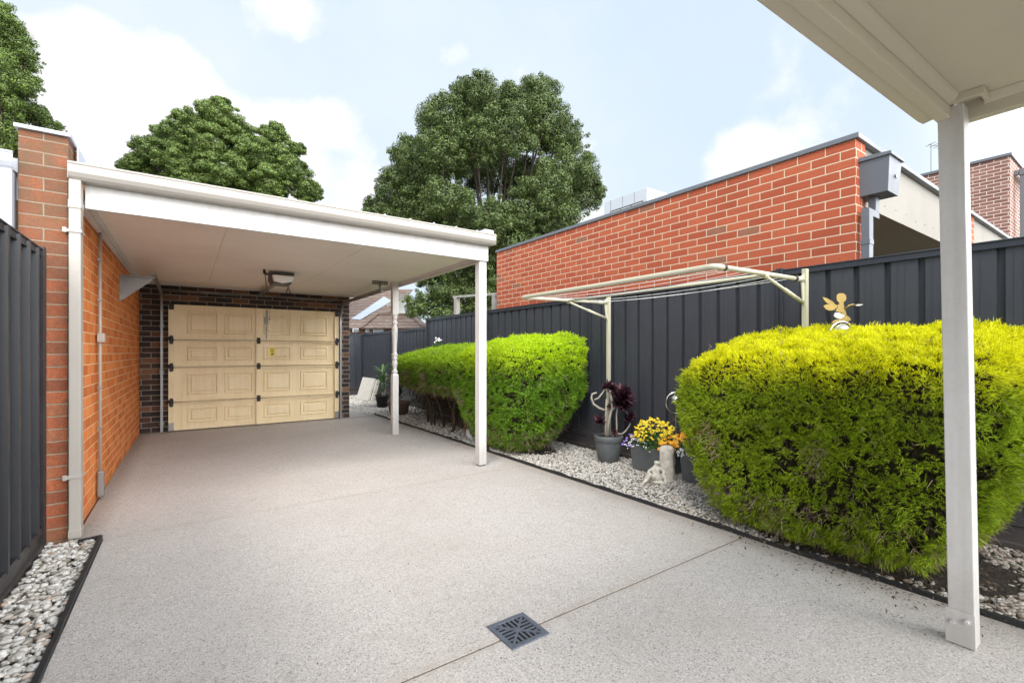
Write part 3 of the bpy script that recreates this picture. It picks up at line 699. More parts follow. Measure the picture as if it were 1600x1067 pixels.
fr.box(DX0+.09, YF-.018, zs[4]-.04, DX1-.09, YF-.001, zs[4]-.005); fr.box(DX0+.09, YF-.014, .014, DX1-.09, YF-.001, .05)
obj('horizontal_stiffener', fr, M['door'], door, bevel=.002)
for (x0, x1) in ((DX0+.005, DX0+.085), (1.025, 1.105), (DX1-.085, DX1-.005)):
    st = MB()
    for i in range(4): st.box(x0, YF-.052, zs[i]+.006, x1, YF-.0005, zs[i+1]-.006)
    obj('stile', st, M['door'], door, bevel=.002)
def hinge(x, z, side):
    mb = MB().box(x-.028, YF-.060, z-.055, x+.028, YF-.0525, z+.055)
    mb.tube([(x-.034, YF-.064, z), (x+.034, YF-.064, z)], .014, 10)
    if side: mb.tube([(x, YF-.07, z+.03), (x+side*.05, YF-.07, z+.03)], .018, 10); mb.box(x-.02, YF-.072, z-.07, x+.02, YF-.0605, z+.07)
    return obj('hinge', mb, M['black'], door, bevel=.002)
for i in (1, 2, 3):
    hinge(DX0+.045, zs[i], -1); hinge(1.065, zs[i], 0); hinge(DX1-.045, zs[i], 1)
for x_ in (DX0+.01, DX1-.08):
    obj('corner_bracket', MB().box(x_, YF-.060, .02, x_+.07, YF-.0525, .15), M['steel'], door)
    obj('top_bracket', MB().box(x_, YF-.060, 1.99, x_+.07, YF-.0525, 2.08), M['black'], door)
lk = MB().box(1.185,YF-.022,1.50,1.200,YF-.006,2.05).box(1.165,YF-.026,1.80,1.22,YF-.004,1.93).box(1.19,YF-.03,1.93,1.215,YF-.004,2.06); lk.tube([(1.17,YF-.03,1.90),(1.17,YF-.06,1.84)], .007, 8); obj('lock_bar', lk, M['rail'], door)
stk = MB().box(1.245,YF-.0145,1.235,1.330,YF-.012,1.385); so = obj('warning_sticker', stk, M['yellow'], door, label='yellow warning sticker')
sm = MB(); sm.add([(1.265,YF-.0155,1.245),(1.31,YF-.0155,1.245),(1.2875,YF-.0155,1.288)], [(0,1,2)])
for q in range(4): sm.box(1.265, YF-.0160, 1.300+q*.017, 1.312-.008*(q % 2), YF-.0150, 1.305+q*.017)
obj('sticker_print', sm, M['black'], so)
obj('pull_cord', MB().tube([(1.24,YF-.05,2.33),(1.242,YF-.05,1.90)], .0025, 6).sphere((1.242,YF-.05,1.89), .012, 8, 6), M['black'], door)
ct = [( .5*math.pi*i/8) for i in range(9)]
def track(x, name_side):
    path = [(x, 9.36, .01), (x, 9.36, 1.92)] + [(x, 9.36-.32*(1-math.cos(a)), 1.92+.32*math.sin(a)) for a in ct[1:]] + [(x, 7.02, 2.245)]
    mb = MB()
    for a, b in zip(path[:-1], path[1:]):
        a, b = Vector(a), Vector(b); mb.bar(a, b, .034, .050)
    t = obj('door_track', mb, M['steel'], ga)
    return t
tl_ = track(-.315, 0); tr_ = track(2.475, 1)
gb = MB(); gb.add([(-.625,7.06,2.19),(-.33,7.06,2.19),(-.33,7.06,2.16),(-.60,7.06,1.91),(-.625,7.06,1.91),(-.625,7.064,2.19),(-.33,7.064,2.19),(-.33,7.064,2.16),(-.60,7.064,1.91),(-.625,7.064,1.91)],
   [(0,1,2,3,4),(9,8,7,6,5),(0,5,6,1),(1,6,7,2),(2,7,8,3),(3,8,9,4),(4,9,5,0)])
gb.bar((-.615,7.045,1.92), (-.33,7.045,2.175), .035, .004, up=(0,1,0)); gb.bar((-.62,7.045,2.19), (-.30,7.045,2.19), .030, .02); gb.box(-.628,7.03,1.90,-.615,7.11,2.20)
obj('wall_bracket', gb, M['steel'], tl_)
hb = MB()
for zz in (2.392, 2.372, 2.352): hb.box(2.36,7.10,zz,2.60,7.135,zz+.008)
for i in range(7): hb.box(2.365+i*.036,7.10,2.345,2.372+i*.036,7.135,2.403)
hb.box(2.46,7.105,2.25,2.49,7.13,2.40); obj('hanging_bracket', hb, M['rail'], tr_)
for x in (-.315, 2.475):
    for z in (.12, .95, 1.7): obj('track_clip', MB().box(x-.03,9.38,z,x+.03,9.459,z+.05), M['rail'], tl_ if x < 0 else tr_)
obj('torsion_bar', MB().tube([(-.30,9.40,2.30),(2.46,9.40,2.30)], .013, 10).tube([(-.2,9.40,2.30),(.75,9.40,2.30)], .022, 12).tube([(1.35,9.40,2.30),(2.35,9.40,2.30)], .022, 12), M['rail'], ga, smooth=True)

op = thing('garage_door_opener', 'grey motor unit with a white lens and long rail under the carport ceiling', 'door opener', (1.1, 7.3, 2.3))
obj('rail', MB().bar((1.085,7.33,2.30),(1.085,9.40,2.335), .05, .035), M['rail'], op, bevel=.003)
ob = MB().prism([(.95,2.30),(.985,2.235),(1.195,2.235),(1.23,2.30),(1.23,2.375),(.95,2.375)], 'y', 7.05, 7.36); obj('housing', ob, M['opener'], op, bevel=.008)
obj('lens', MB().prism([(.955,2.34),(.975,2.262),(1.09,2.240),(1.205,2.262),(1.225,2.34)], 'y', 6.96, 7.05), M['lens'], op, bevel=.012)
obj('mount_strap', MB().box(.93,7.10,2.376,1.25,7.13,2.404).box(.90,7.30,2.376,1.28,7.33,2.404), M['rail'], op)
cb = MB(); cb.tube([(.86,7.0,2.40),(.87,7.0,2.36),(.875,7.0,2.30),(.89,7.02,2.18),(.93,7.08,2.10),(.99,7.15,2.06)], .005, 6); cb.tube([(.86,7.0,2.40),(.865,7.0,2.345)], .016, 8)
cb.tube([(1.20,6.99,2.39),(1.19,6.97,2.28),(1.15,6.97,2.18),(1.13,6.98,2.12),(1.16,6.98,2.08),(1.18,6.98,2.12),(1.14,6.98,2.17),(1.12,6.98,2.10),(1.12,6.98,2.05)], .004, 6)
cb.tube([(1.14,6.975,2.2),(1.17,6.98,2.14),(1.165,6.98,2.05)], .004, 6); obj('cable', cb, M['black'], op)

# ------------------------------------------------------------------ verandah (top right)
v = thing('verandah', 'cream underside of a verandah roof with gutter and a leaning white post, top right', 'verandah', (2.8, .55, 0))
def vx(x): return -(x-2.78)*.031          # the verandah is set about 1.7 degrees off the yard
x0, x1 = -.3, 2.78; y0, y1 = .634 + vx(x0), .634
def strip(mb, ya, yb, za, zb, xa=x0, xb=x1, tz=0):   # ya<yb offsets from the outer beam edge
    A, B = .634+vx(xa), .634+vx(xb); mb.hexa([(xa,A+ya,za),(xb,B+ya,za),(xb,B+yb,za),(xa,A+yb,za)], [(xa,A+ya,zb),(xb,B+ya,zb),(xb,B+yb,zb),(xa,A+yb,zb)]); return mb
pr = [(0,2.362),(.04,2.355),(.058,2.372),(.066,2.40),(.066,2.455),(.074,2.462),(.070,2.475),(0,2.475)]
mb = MB(); A, B = .636+vx(x0), .636+vx(2.80); npf = len(pr)
mb.add([(x0, A+a, z) for a, z in pr] + [(2.80, B+a, z) for a, z in pr], [(i, (i+1) % npf, (i+1) % npf+npf, i+npf) for i in range(npf)] + [tuple(range(npf)), tuple(range(2*npf-1, npf-1, -1))])
obj('gutter', mb, M['verandah'], v, bevel=.0015)
obj('front_beam', strip(MB(), -.050, 0, 2.350, 2.47, x0, 2.86), M['verandah'], v, bevel=.003)
obj('side_beam', MB().hexa([(2.885,-2.2,2.352),(2.935,-2.2,2.352),(2.955,.578,2.352),(2.905,.578,2.352)], [(2.885,-2.2,2.47),(2.935,-2.2,2.47),(2.955,.578,2.47),(2.905,.578,2.47)]), M['verandah'], v, bevel=.003)
obj('ceiling', MB().hexa([(x0,-2.2,2.435),(2.884,-2.2,2.435),(2.904,.575,2.435),(x0,.66,2.435)], [(x0,-2.2,2.445),(2.884,-2.2,2.445),(2.904,.575,2.445),(x0,.66,2.445)]), M['verandah'], v)
cm = MB(); A, B = .583+vx(x0), .583+vx(2.86); cp = [(0,2.400),(0,2.434),(-.036,2.434),(-.030,2.421),(-.016,2.408)]; m5 = len(cp)
cm.add([(x0, A+a, z) for a, z in cp] + [(2.80, .583+vx(2.80)+a, z) for a, z in cp], [(i, (i+1) % m5, (i+1) % m5+m5, i+m5) for i in range(m5)] + [tuple(range(m5)), tuple(range(2*m5-1, m5-1, -1))])
cm.hexa([(2.868,-2.2,2.400),(2.884,-2.2,2.400),(2.904,.49,2.400),(2.888,.49,2.400)], [(2.850,-2.2,2.434),(2.884,-2.2,2.434),(2.904,.49,2.434),(2.870,.49,2.434)])
cm.box(2.775,.484,2.402,2.80,.580,2.434).box(2.775,.470,2.402,2.905,.486,2.434)
obj('cove_moulding', cm, M['verandah'], v, bevel=.002)
obj('roof', MB().hexa([(x0,-2.2,2.476),(3.0,-2.2,2.476),(3.0,.62,2.476),(x0,.72,2.476)], [(x0,-2.2,2.50),(3.0,-2.2,2.50),(3.0,.62,2.50),(x0,.72,2.50)]), M['lightflash'], v)
pz = 2.40
mb = MB().hexa([(2.812,.503,.0),(2.902,.503,.0),(2.902,.590,.0),(2.812,.590,.0)], [(2.806,.540,pz),(2.896,.540,pz),(2.896,.628,pz),(2.806,.628,pz)])
vp = obj('post', mb, M['white'], v, bevel=.004)
obj('base_plate', MB().hexa([(2.806,.5005,.004),(2.811,.5005,.004),(2.811,.600,.004),(2.806,.600,.004)], [(2.8055,.503,.155),(2.8105,.503,.155),(2.8105,.602,.155),(2.8055,.602,.155)]), M['white'], vp, bevel=.002)
for (yy, zz) in ((.5755,.098), (.528,.118)):
    b_ = MB(); 
    b_.prism([(yy+.0105*math.cos(a*math.pi/3), zz+.0105*math.sin(a*math.pi/3)) for a in range(6)], 'x', 2.790, 2.8065); b_.tube([(2.803,yy,zz),(2.8068,yy,zz)], .014, 12)
    obj('bolt', b_, M['white'], vp, bevel=.002)

# ------------------------------------------------------------------ drain grate
gt = thing('drain_grate', 'square cast iron drain grate set into the concrete across the joint', 'drain grate', (1.27, 1.77, 0))
gx, gy, gh = 1.272, 1.768, .106
mb = MB(); q = gh-.024
mb.box(gx-gh,gy-gh,-.02,gx+gh,gy-q,.006).box(gx-gh,gy+q,-.02,gx+gh,gy+gh,.006).box(gx-gh,gy-q,-.02,gx-q,gy+q,.006).box(gx+q,gy-q,-.02,gx+gh,gy+q,.006); obj('frame', mb, M['iron'], gt, bevel=.002)
mb = MB(); e = q-.001
for s1, s2 in ((1,1),(1,-1)): mb.bar((gx-e*s1,gy-e*s2,.0025), (gx+e*s1,gy+e*s2,.0025), .011, .007)
mb.lathe(gx, gy, [(.014,-.002),(.014,.0065),(.011,.0075)], 16)
st = .0245
for i in range(-3, 4):
    a = i*st*.98
    lim = abs(a)+.004
    for s in (-1, 1):
        if e > lim+.006:
            mb.box(gx+a-.0048, min(gy+s*lim, gy+s*e), -.004, gx+a+.0048, max(gy+s*lim, gy+s*e), .0045)
            mb.box(min(gx+s*lim, gx+s*e), gy+a-.0048, -.0042, max(gx+s*lim, gx+s*e), gy+a+.0048, .0043)
obj('grille', mb, M['iron'], gt)
obj('pit', MB().box(gx-q,gy-q,-.03,gx+q,gy+q,-.022), M['pit'], gt)
# black sheet on top of the slab stands in for the pit's shade
obj('pit_shade_sheet', MB().box(gx-q+.0005,gy-q+.0005,.0005,gx+q-.0005,gy+q-.0005,.0012), M['pit'], gt)

# ------------------------------------------------------------------ clothesline
cl_ = thing('clothesline', 'cream folding frame clothesline on two square posts in front of the fence', 'clothesline', (4.28, 2.9, 0))
for y in (4.03, 1.80):
    p_ = obj('post', MB().box(4.26,y-.02,-.02,4.30,y+.02,2.0), M['line'], cl_, bevel=.003)
    s = 1 if y < 3 else -1
    obj('mounting_plate', MB().add([(4.259,y-.004,1.96),(4.259,y-.004,1.70),(4.235,y-.004,1.70),(4.20,y-.004,1.93),(4.259,y+.004,1.96),(4.259,y+.004,1.70),(4.235,y+.004,1.70),(4.20,y+.004,1.93)],
        [(0,1,2,3),(7,6,5,4),(0,4,5,1),(1,5,6,2),(2,6,7,3),(3,7,4,0)]), M['line'], p_)
    obj('arm', MB().tube([(4.25,y,1.905),(3.6,y,1.895),(3.0,y,1.884)], .018, 10).tube([(4.22,y,1.905),(4.10,y,1.903)], .022, 10), M['line'], cl_, smooth=True)
    obj('strut', MB().tube([(4.235,y,1.715),(3.62,y,1.878)], .012, 10).tube([(4.235,y,1.715),(3.92,y,1.80)], .016, 10).sphere((3.62,y,1.88), .024, 8, 6), M['line'], cl_, smooth=True)
pts = [(3.06,1.80,1.884)] + [(3.0-.05*math.sin(a), 1.80+.05*(1-math.cos(a)), 1.884) for a in [i*math.pi/12 for i in range(1, 7)]]
pts += [(2.95,2.9,1.880)] + [(2.95+.05*(1-math.cos(a)), 3.98+.05*math.sin(a), 1.884) for a in [i*math.pi/12 for i in range(0, 7)]]
obj('front_bar', MB().tube(pts, .021, 12), M['line'], cl_, smooth=True)
obj('inner_bar', MB().tube([(3.6,1.8,1.885),(3.6,4.03,1.885)], .012, 10), M['line'], cl_, smooth=True)
for xa, xb, rr_ in ((3.04,3.065,.024),(4.09,4.11,.026)): obj('collar', MB().tube([(xa,1.80,1.884+(xa-3.04)*.018),(xb,1.80,1.885+(xa-3.04)*.018)], rr_, 12), M['black'], cl_)
for i, x in enumerate((3.12, 3.24, 3.36, 3.48, 3.74, 3.88, 4.02)):
    sag = .02 + .012*(i % 3); obj('line', MB().tube([(x, 1.8+2.23*t/10, 1.893 - sag*4*(t/10)*(1-t/10)) for t in range(11)], .0024, 5), M['cord'], cl_)

# ------------------------------------------------------------------ conifer hedges
def superpts(n, c, r, e1, e2, taper=0.0):
    d = rand_dirs(n); a = np.abs(d)
    p = 2/e1
    k = (a[:,0]**p + a[:,1]**p + a[:,2]**(2/e2))**(-1.0/ (2/((e1+e2)/2)))
    P = d*k[:, None]
    # gradient-like normals
    N = unit(np.sign(P)*np.abs(P)**(p-1))
    return P, N
def hedge(label, c, r, nspray, mats, mt, crown_low=0.0, foot=None, shape=None, length=.06, width=.007, seed_=0, group=None, dens=1.0, taper=.30, stems=9, nb=6):
    c = np.array(c, float); r = np.array(r, float)
    t = thing('conifer_hedge', label, 'hedge', (c[0], c[1], 0), group)
    P, N = superpts(nspray, c, r, .30, .34)
    def place(P, N, k):
        # k radial scale ; shape: pinch in toward the foot, bulge/dome the top
        zz = P[:, 2]; s = 1 - taper*np.clip(-zz, 0, 1)**1.6
        Q = P*k[:, None]; Q = Q*np.stack([s, s, np.ones_like(s)], 1)
        W = c + Q*r
        if shape is not None: W = shape(W, P)
        return W
    lump = vnoise(P*r, 5.0)*.35 + vnoise(P*r, 16.0)*.65
    k = .96 + (lump-.5)*.15 + RNG.normal(0, .012, nspray)
    W = place(P, N, k)
    # thin out sprays in gaps on the flanks
    gap = vnoise(P*r+7.3, 6.0)*.35 + vnoise(P*r+3.1, 17.0)*.65; keep = (gap*dens > .40) | (P[:,2] > .5) | (RNG.random(nspray) < .12)
    W, N2 = W[keep], N[keep]; n = len(W)
    fld = np.stack([vnoise(W+11.3*q, 13.0) for q in range(3)], 1) - .5
    D0 = unit(N2*.9 + np.array([0,0,.28]) + fld*2.0 + RNG.normal(0, .25, (n, 3)))
    parts = []
    side = unit(np.cross(D0, rand_dirs(n)))
    for j in range(nb):
        f = (j/(nb-1)-.5)*1.7 if nb > 1 else 0
        off = D0*(length*RNG.uniform(-.5, .35, n))[:, None]
        Dj = unit(D0 + side*f*.75 + RNG.normal(0, .22, (n, 3)))
        parts.append(blades(W+off, Dj, length, width, .35))
    # longer wisps
    m = n//7; idx = RNG.choice(n, m, replace=False); Dw = unit(N2[idx] + np.array([0,0,.6]) + RNG.normal(0, .35, (m, 3))); parts.append(blades(W[idx], Dw, length*2.0, width*.9, .5))
    V, Fc = merge(parts); V[:, 2] = np.maximum(V[:, 2], .012); fast('foliage', V, Fc, mats, t)
    # dry wiry ends round the skirt and a few browned sprigs
    md = nspray//16; Pd, Nd = superpts(md*6, c, r, .34, .38); sel = (Pd[:,2] < -.55) & (RNG.random(len(Pd)) < .5) | (RNG.random(len(Pd)) < .03) | ((vnoise(Pd*r+5.5, 2.6) > .86) & (Pd[:,2] < .5)); Pd, Nd = Pd[sel][:md], Nd[sel][:md]
    Wd = place(Pd, Nd, .97+RNG.normal(0,.03,len(Pd))); Vd, Fd = merge([blades(Wd, unit(Nd+np.array([0,0,-.3])+RNG.normal(0,.7,(len(Wd),3))), length*2.2, width*.7, .3) for _ in range(3)]); Vd[:,2] = np.maximum(Vd[:,2], .012)
    fast('dry_sprigs', Vd, Fd, M['dry'], t)
    # inner dead growth: sprays on smaller shells
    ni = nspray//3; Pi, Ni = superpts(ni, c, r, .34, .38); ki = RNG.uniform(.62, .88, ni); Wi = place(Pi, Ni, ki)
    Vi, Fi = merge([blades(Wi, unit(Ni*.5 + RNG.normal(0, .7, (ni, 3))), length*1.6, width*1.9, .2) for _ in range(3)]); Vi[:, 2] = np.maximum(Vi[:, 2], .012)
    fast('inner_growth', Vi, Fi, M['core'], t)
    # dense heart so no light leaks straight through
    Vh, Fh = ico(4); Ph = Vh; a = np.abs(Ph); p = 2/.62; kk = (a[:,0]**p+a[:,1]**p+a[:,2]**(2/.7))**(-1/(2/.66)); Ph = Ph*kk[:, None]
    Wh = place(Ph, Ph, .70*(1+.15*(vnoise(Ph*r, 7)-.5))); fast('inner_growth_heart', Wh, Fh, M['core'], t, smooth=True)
    # stems
    fx, fy, fr_ = foot or (c[0], c[1], .15); zb = c[2]-r[2]*.3
    for i in range(stems):
        a = 2*math.pi*i/stems + random.random(); bx, by = fx+min(fr_*.4,.25)*math.cos(a)*random.random(), fy+fr_*math.sin(a)
        ex, ey = c[0]+r[0]*.55*math.cos(a)+random.uniform(-.1,.1), c[1]+r[1]*.7*math.sin(a)+random.uniform(-.25,.25); pts = []
        for s in range(6):
            q = s/5; pts.append((bx+(ex-bx)*q**1.4+random.uniform(-.02,.02), by+(ey-by)*q**1.4+random.uniform(-.02,.02), .0+zb*q))
        obj('stem', MB().tube(pts, [random.uniform(.6,1)*.015*(1-.6*s/5) for s in range(6)], 6), M['twig'], t, smooth=True)
    return t
def shape_big(W, P):     # top rises toward the fence, right-hand underside tucks up
    W = W.copy(); up = np.clip(P[:, 2], 0, 1)
    W[:, 2] += up*.15*(W[:, 0]-3.85)/.6 - up*.07*np.clip((W[:, 1]-2.2)/.6, 0, 1)
    dn = np.clip(-P[:, 2], 0, 1); W[:, 1] += dn*.30*np.clip((1.1-W[:, 1])/.8, 0, 1); W[:, 0] -= dn*.10; W[:, 1] -= dn*.28*np.clip((W[:, 1]-1.5)/.9, 0, 1)
    return W
hedge('large bright yellow-topped conifer hedge at right behind the white verandah post', (3.86, 1.43, .72), (.58, 1.01, .70), 92000, M['hedge1'], None,
      foot=(3.68, 1.25, .3), shape=shape_big, length=.028, width=.0040, nb=6, taper=.12)
def shape_mid(W, P):
    W = W.copy(); up = np.clip(P[:, 2], 0, 1); W[:, 2] += up*.16*(W[:, 0]-3.8)/.6; 
    dn = np.clip(-P[:, 2]+.1, 0, 1)**1.1; W[:, 1] += -dn*.50*np.clip((W[:, 1]-4.7)/1.6, 0, 1) + dn*.30*np.clip((W[:, 0]-3.9)/.4, 0, 1); W[:, 0] -= dn*.12
    return W
hedge('rounded lime green conifer hedge tapering to the ground behind the front carport post', (3.83, 5.40, .74), (.56, 1.02, .72), 52000, M['hedge2'], None,
      foot=(3.7, 4.95, .2), shape=shape_mid, length=.035, width=.0060, taper=.30, nb=5)
def shape_far(W, P):
    W = W.copy(); up = np.clip(P[:, 2], 0, 1); W[:, 2] += up*.14*(W[:, 0]-3.8)/.6; return W
far = hedge('flat-topped green conifer hedge on bare stems between the two carport posts', (3.80, 7.25, .98), (.58, 1.55, .37), 26000, M['hedge3'], None,
      foot=(3.80, 7.2, .95), shape=shape_far, length=.048, width=.009, taper=.25, stems=34, nb=5)

n_ = 7000; Pu = np.stack([RNG.uniform(3.55,4.35,n_), RNG.uniform(5.9,8.7,n_), RNG.uniform(.08,.80,n_)], 1); Du = unit(RNG.normal(0,.6,(n_,3))+np.array([-.1,0,.7]))
V, Fc = blades(Pu, Du, .17, .008, .1); fast('bare_twigs', V, Fc, M['core'], far)

# ------------------------------------------------------------------ trees
def tree(label, lobes, depth, mat, leaf, nleaf, trunk, limb_px, seed_, base_z=0, back=True, squash=.85):
    """lobes: (px, py, r_px, dd)  - foliage masses at depth+dd metres"""
    tx, ty = trunk; t = thing('tree', label, 'tree', (tx, ty, 0)); Ps, Ns = [], []
    L = []
    for (px, py, rp, dd) in lobes:
        c_ = at(px, py, depth+dd); L.append((np.array(c_), rp*(depth+dd)/F_PX))
    fwd = np.array((SN, CS, 0))
    if back:
        ctr = np.mean([l[0] for l in L], axis=0)
        for c_, r_ in list(L):
            d = np.dot(c_-ctr, fwd); ry_ = np.array([c_[0], c_[1], c_[2]-CAM_H]); ry_ /= np.linalg.norm(ry_); L.append((c_ + ry_*(2.0*abs(d)+1.0*r_+.6), r_*1.03))
    # small sub-lobes make a bumpy outline
    sub = []
    for c_, r_ in L:
        sub.append((c_, r_*.80))
        for _ in range(16):
            d = RNG.normal(size=3); d /= np.linalg.norm(d); d[2] = d[2]*.8+.1; sub.append((c_+d*r_*.80, r_*RNG.uniform(.20, .40)))
    for c_, r_ in L:
        for _ in range(16):
            d = RNG.normal(size=3); d /= np.linalg.norm(d); sub.append((c_+d*r_*RNG.uniform(.86, 1.05)*np.array([1,1,squash]), r_*RNG.uniform(.09, .18)))
    wts = np.array([r_**2 for _, r_ in sub]); wts /= wts.sum(); cnt = RNG.multinomial(nleaf, wts)
    for (c_, r_), nn in zip(sub, cnt):
        d = rand_dirs(nn); k = r_*(.80 + .30*(vnoise(d*2.2+c_, 1.2)-.3)) * (1 - .6*RNG.random(nn)**2.2)
        P = c_ + d*k[:, None]*np.array([1,1,squash]); Ps.append(P); Ns.append(unit(d*1.15 + np.array([0,0,.25]) + RNG.normal(0, .30, (nn, 3))))
    P = np.concatenate(Ps); N = np.concatenate(Ns)
    V, Fc = leaf_quads(P, N, leaf, .6); fast('crown', V, Fc, mat, t)
    # trunk and limbs
    cc = np.mean([l[0] for l in L], axis=0); mb = MB(); fork = Vector((tx+(cc[0]-tx)*.3, ty+(cc[1]-ty)*.3, max(1.8, cc[2]*.35)))
    w0 = .020*cc[2]+.08
    mb.tube([(tx, ty, -.05), (tx+.05, ty, fork.z*.5), fork], [w0*1.25, w0, w0*.85], 12)
    for i, (c_, r_) in enumerate(L):
        e = Vector(c_); m1 = fork.lerp(e, .4) + Vector((random.uniform(-.2,.2), random.uniform(-.2,.2), .35)); mb.tube([fork, m1, fork.lerp(e, .75), e], [w0*.34, w0*.22, w0*.12, .02], 6)
        for _ in range(3):
            d = Vector(RNG.normal(size=3)); d.normalize(); mb.tube([fork.lerp(e, .75), e + d*r_*.35, e + d*r_*.7], [w0*.08, .02, .01], 5)
    obj('trunk', mb, M['bark'], t, smooth=True); return t
T1 = [(655,265,52,0),(625,300,40,.6),(700,200,52,.3),(690,250,50,-.8),(660,330,48,.3),(760,165,52,.4),(820,165,45,.6),(790,210,55,-.7),(850,200,48,.4),(880,215,38,1),(730,150,32,.8),(845,150,34,1.1),(745,225,45,-.9),
      (890,270,50,-.3),(905,310,36,.3),(850,290,44,-1.2),(820,330,44,-1.2),(870,345,42,-.6),(700,310,44,-1.5),(760,350,48,-1.4),(800,380,46,-1.2),(640,375,40,-.5),(720,395,52,-1.1),(590,330,26,1.0),(575,345,18,1.2),(840,385,40,-.6),
      (690,450,42,-.9),(740,460,44,-.6),(665,420,36,-.9),(780,440,40,-.6),(655,480,26,-1.2),(700,490,30,-.9),(745,500,30,-.7),
      (770,265,60,2.6),(700,330,46,2.4),(830,290,46,2.6),(800,190,50,2.2),(865,330,40,2.0),(720,210,48,2.2),(620,345,34,.6),(915,285,26,.4),(760,420,50,1.5),(700,380,46,1.6),(640,240,30,.5),(930,300,18,.6)]
tree('large rounded dark evergreen tree rising between the carport and the orange brick wall', T1, 17.5, M['tree1'], .070, 720000, (9.9, 15.6), None, 1)
T2 = [(345,185,34,0),(300,195,30,.5),(270,215,30,.2),(240,240,32,0),(225,265,30,.3),(325,230,40,-.8),(285,255,40,-.8),(375,220,34,.3),(425,215,24,.8),(400,250,38,-.3),(440,240,30,.6),(360,275,42,-1.0),(455,270,32,.3),(420,290,36,-.4),(480,300,24,.4),
      (310,290,40,-1.0),(250,300,34,-.6),(200,262,16,.6),(345,165,16,.4),(432,200,12,.8),(465,235,14,.9),(395,330,44,-.4),(330,340,44,-.4),(470,340,30,.2),(260,350,40,0)]
tree('broad layered green tree standing behind the carport roof', T2, 21, M['tree2'], .074, 460000, (.9, 24.5), None, 2, squash=.62)
T3 = [(8,45,28,0),(-30,60,60,0),(30,88,28,.2),(0,120,44,-.6),(36,130,24,.3),(15,170,40,0),(-20,180,60,-.4),(56,180,20,.6),(82,206,19,.9),(5,215,46,-.3),(-60,120,70,.4),(-10,250,60,0),(40,232,34,.2),(22,50,14,.6),(-50,0,50,.5),(-5,20,22,.3)]
tree('dense green tree cut by the left edge of the photo above the pillar', T3, 15, M['tree2'], .056, 290000, (-4.4, 20.3), None, 3)
T4 = [(548,470,16,0),(560,462,12,.5),(552,490,14,0)]
tree('small bright green tree between the garage wall and the tiled roof', T4, 34, M['tree2'], .16, 2500, tuple(at(552,480,34.5)[:2]), None, 4)
T5 = [(578,462,16,0),(595,470,14,.5),(610,462,14,0)]
M['pale'] = leafmat('pale_dry_leaf', [(0, (.20,.19,.14)), (.6, (.34,.32,.25)), (1, (.5,.48,.42))], .7, .2)
tree('pale sparse tree seen over the solar panels', T5, 42, M['pale'], .2, 2500, tuple(at(590,470,42.5)[:2]), None, 5)

# ------------------------------------------------------------------ neighbour's brick building on the right
nb_ = thing('neighbour_garage', 'long orange-red brick building with grey capping and cream fascia beyond the fence', 'building', (7, 4.5, 0))
WX, WY0, WY1, WZ = 5.05, 1.697, 7.74, 3.262
obj('wall', MB().box(WX,WY0,-.05,WX+.23,WY1,WZ), M['orange'], nb_, bevel=.003)
obj('rear_wall', MB().box(WX+.23,WY1-.23,-.05,12,WY1-.002,WZ-.01), M['orange'], nb_)
obj('capping', MB().box(WX-.022,WY0-.03,WZ+.001,WX+.26,WY1+.02,WZ+.048).box(WX+.261,WY0-.028,WZ+.001,14.0,WY0+.16,WZ+.046), M['flash'], nb_, bevel=.003)
fp = obj('fascia_panel', MB().box(WX+.231,WY0+.03,2.70,9.20,WY0+.05,WZ-.002), M['fascia'], nb_)
nm = MB()
for i in range(9): nm.tube([(5.9+i*.33,WY0+.026,2.80+.015*((i*7) % 3)),(5.9+i*.33,WY0+.031,2.80+.015*((i*7) % 3))], .008, 8)
obj('nail_head', nm, M['rail'], fp)
obj('fascia_panel', MB().box(9.46,WY0+.03,2.3,14.0,WY0+.05,WZ-.002), M['fascia'], nb_)
obj('brick_pier', MB().box(9.20,WY0+.01,-.05,9.459,WY0+.30,WZ-.001), M['orange'], nb_)
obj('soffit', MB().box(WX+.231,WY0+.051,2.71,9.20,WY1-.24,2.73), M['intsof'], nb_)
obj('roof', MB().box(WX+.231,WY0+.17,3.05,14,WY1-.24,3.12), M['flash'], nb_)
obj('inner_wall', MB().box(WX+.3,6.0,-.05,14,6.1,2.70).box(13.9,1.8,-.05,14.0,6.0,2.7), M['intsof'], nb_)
rh = MB().hexa([(5.150,1.485,2.745),(5.415,1.485,2.745),(5.415,1.72,2.745),(5.150,1.72,2.745)], [(5.125,1.465,3.055),(5.44,1.465,3.055),(5.44,1.72,3.055),(5.125,1.72,3.055)])
rho = obj('rainwater_head', rh, M['grey'], nb_, bevel=.003)
obj('lid', MB().hexa([(5.108,1.448,3.056),(5.457,1.448,3.056),(5.457,1.725,3.056),(5.108,1.725,3.056)], [(5.108,1.448,3.085),(5.457,1.448,3.085),(5.457,1.725,3.10),(5.108,1.725,3.10)]), M['grey'], rho, bevel=.003)
obj('overflow_spout', MB().tube([(5.30,1.470,2.90),(5.30,1.463,2.90)], .018, 12), M['rail'], rho)
dpn = MB().box(5.235,1.60,2.60,5.325,1.66,2.744).box(5.075,1.60,2.545,5.325,1.662,2.61).box(5.070,1.598,.0,5.165,1.662,2.56)
obj('downpipe', dpn, M['grey'], nb_, bevel=.004); obj('pipe_joint', MB().box(5.066,1.594,2.28,5.169,1.666,2.33), M['grey'], nb_, bevel=.003)

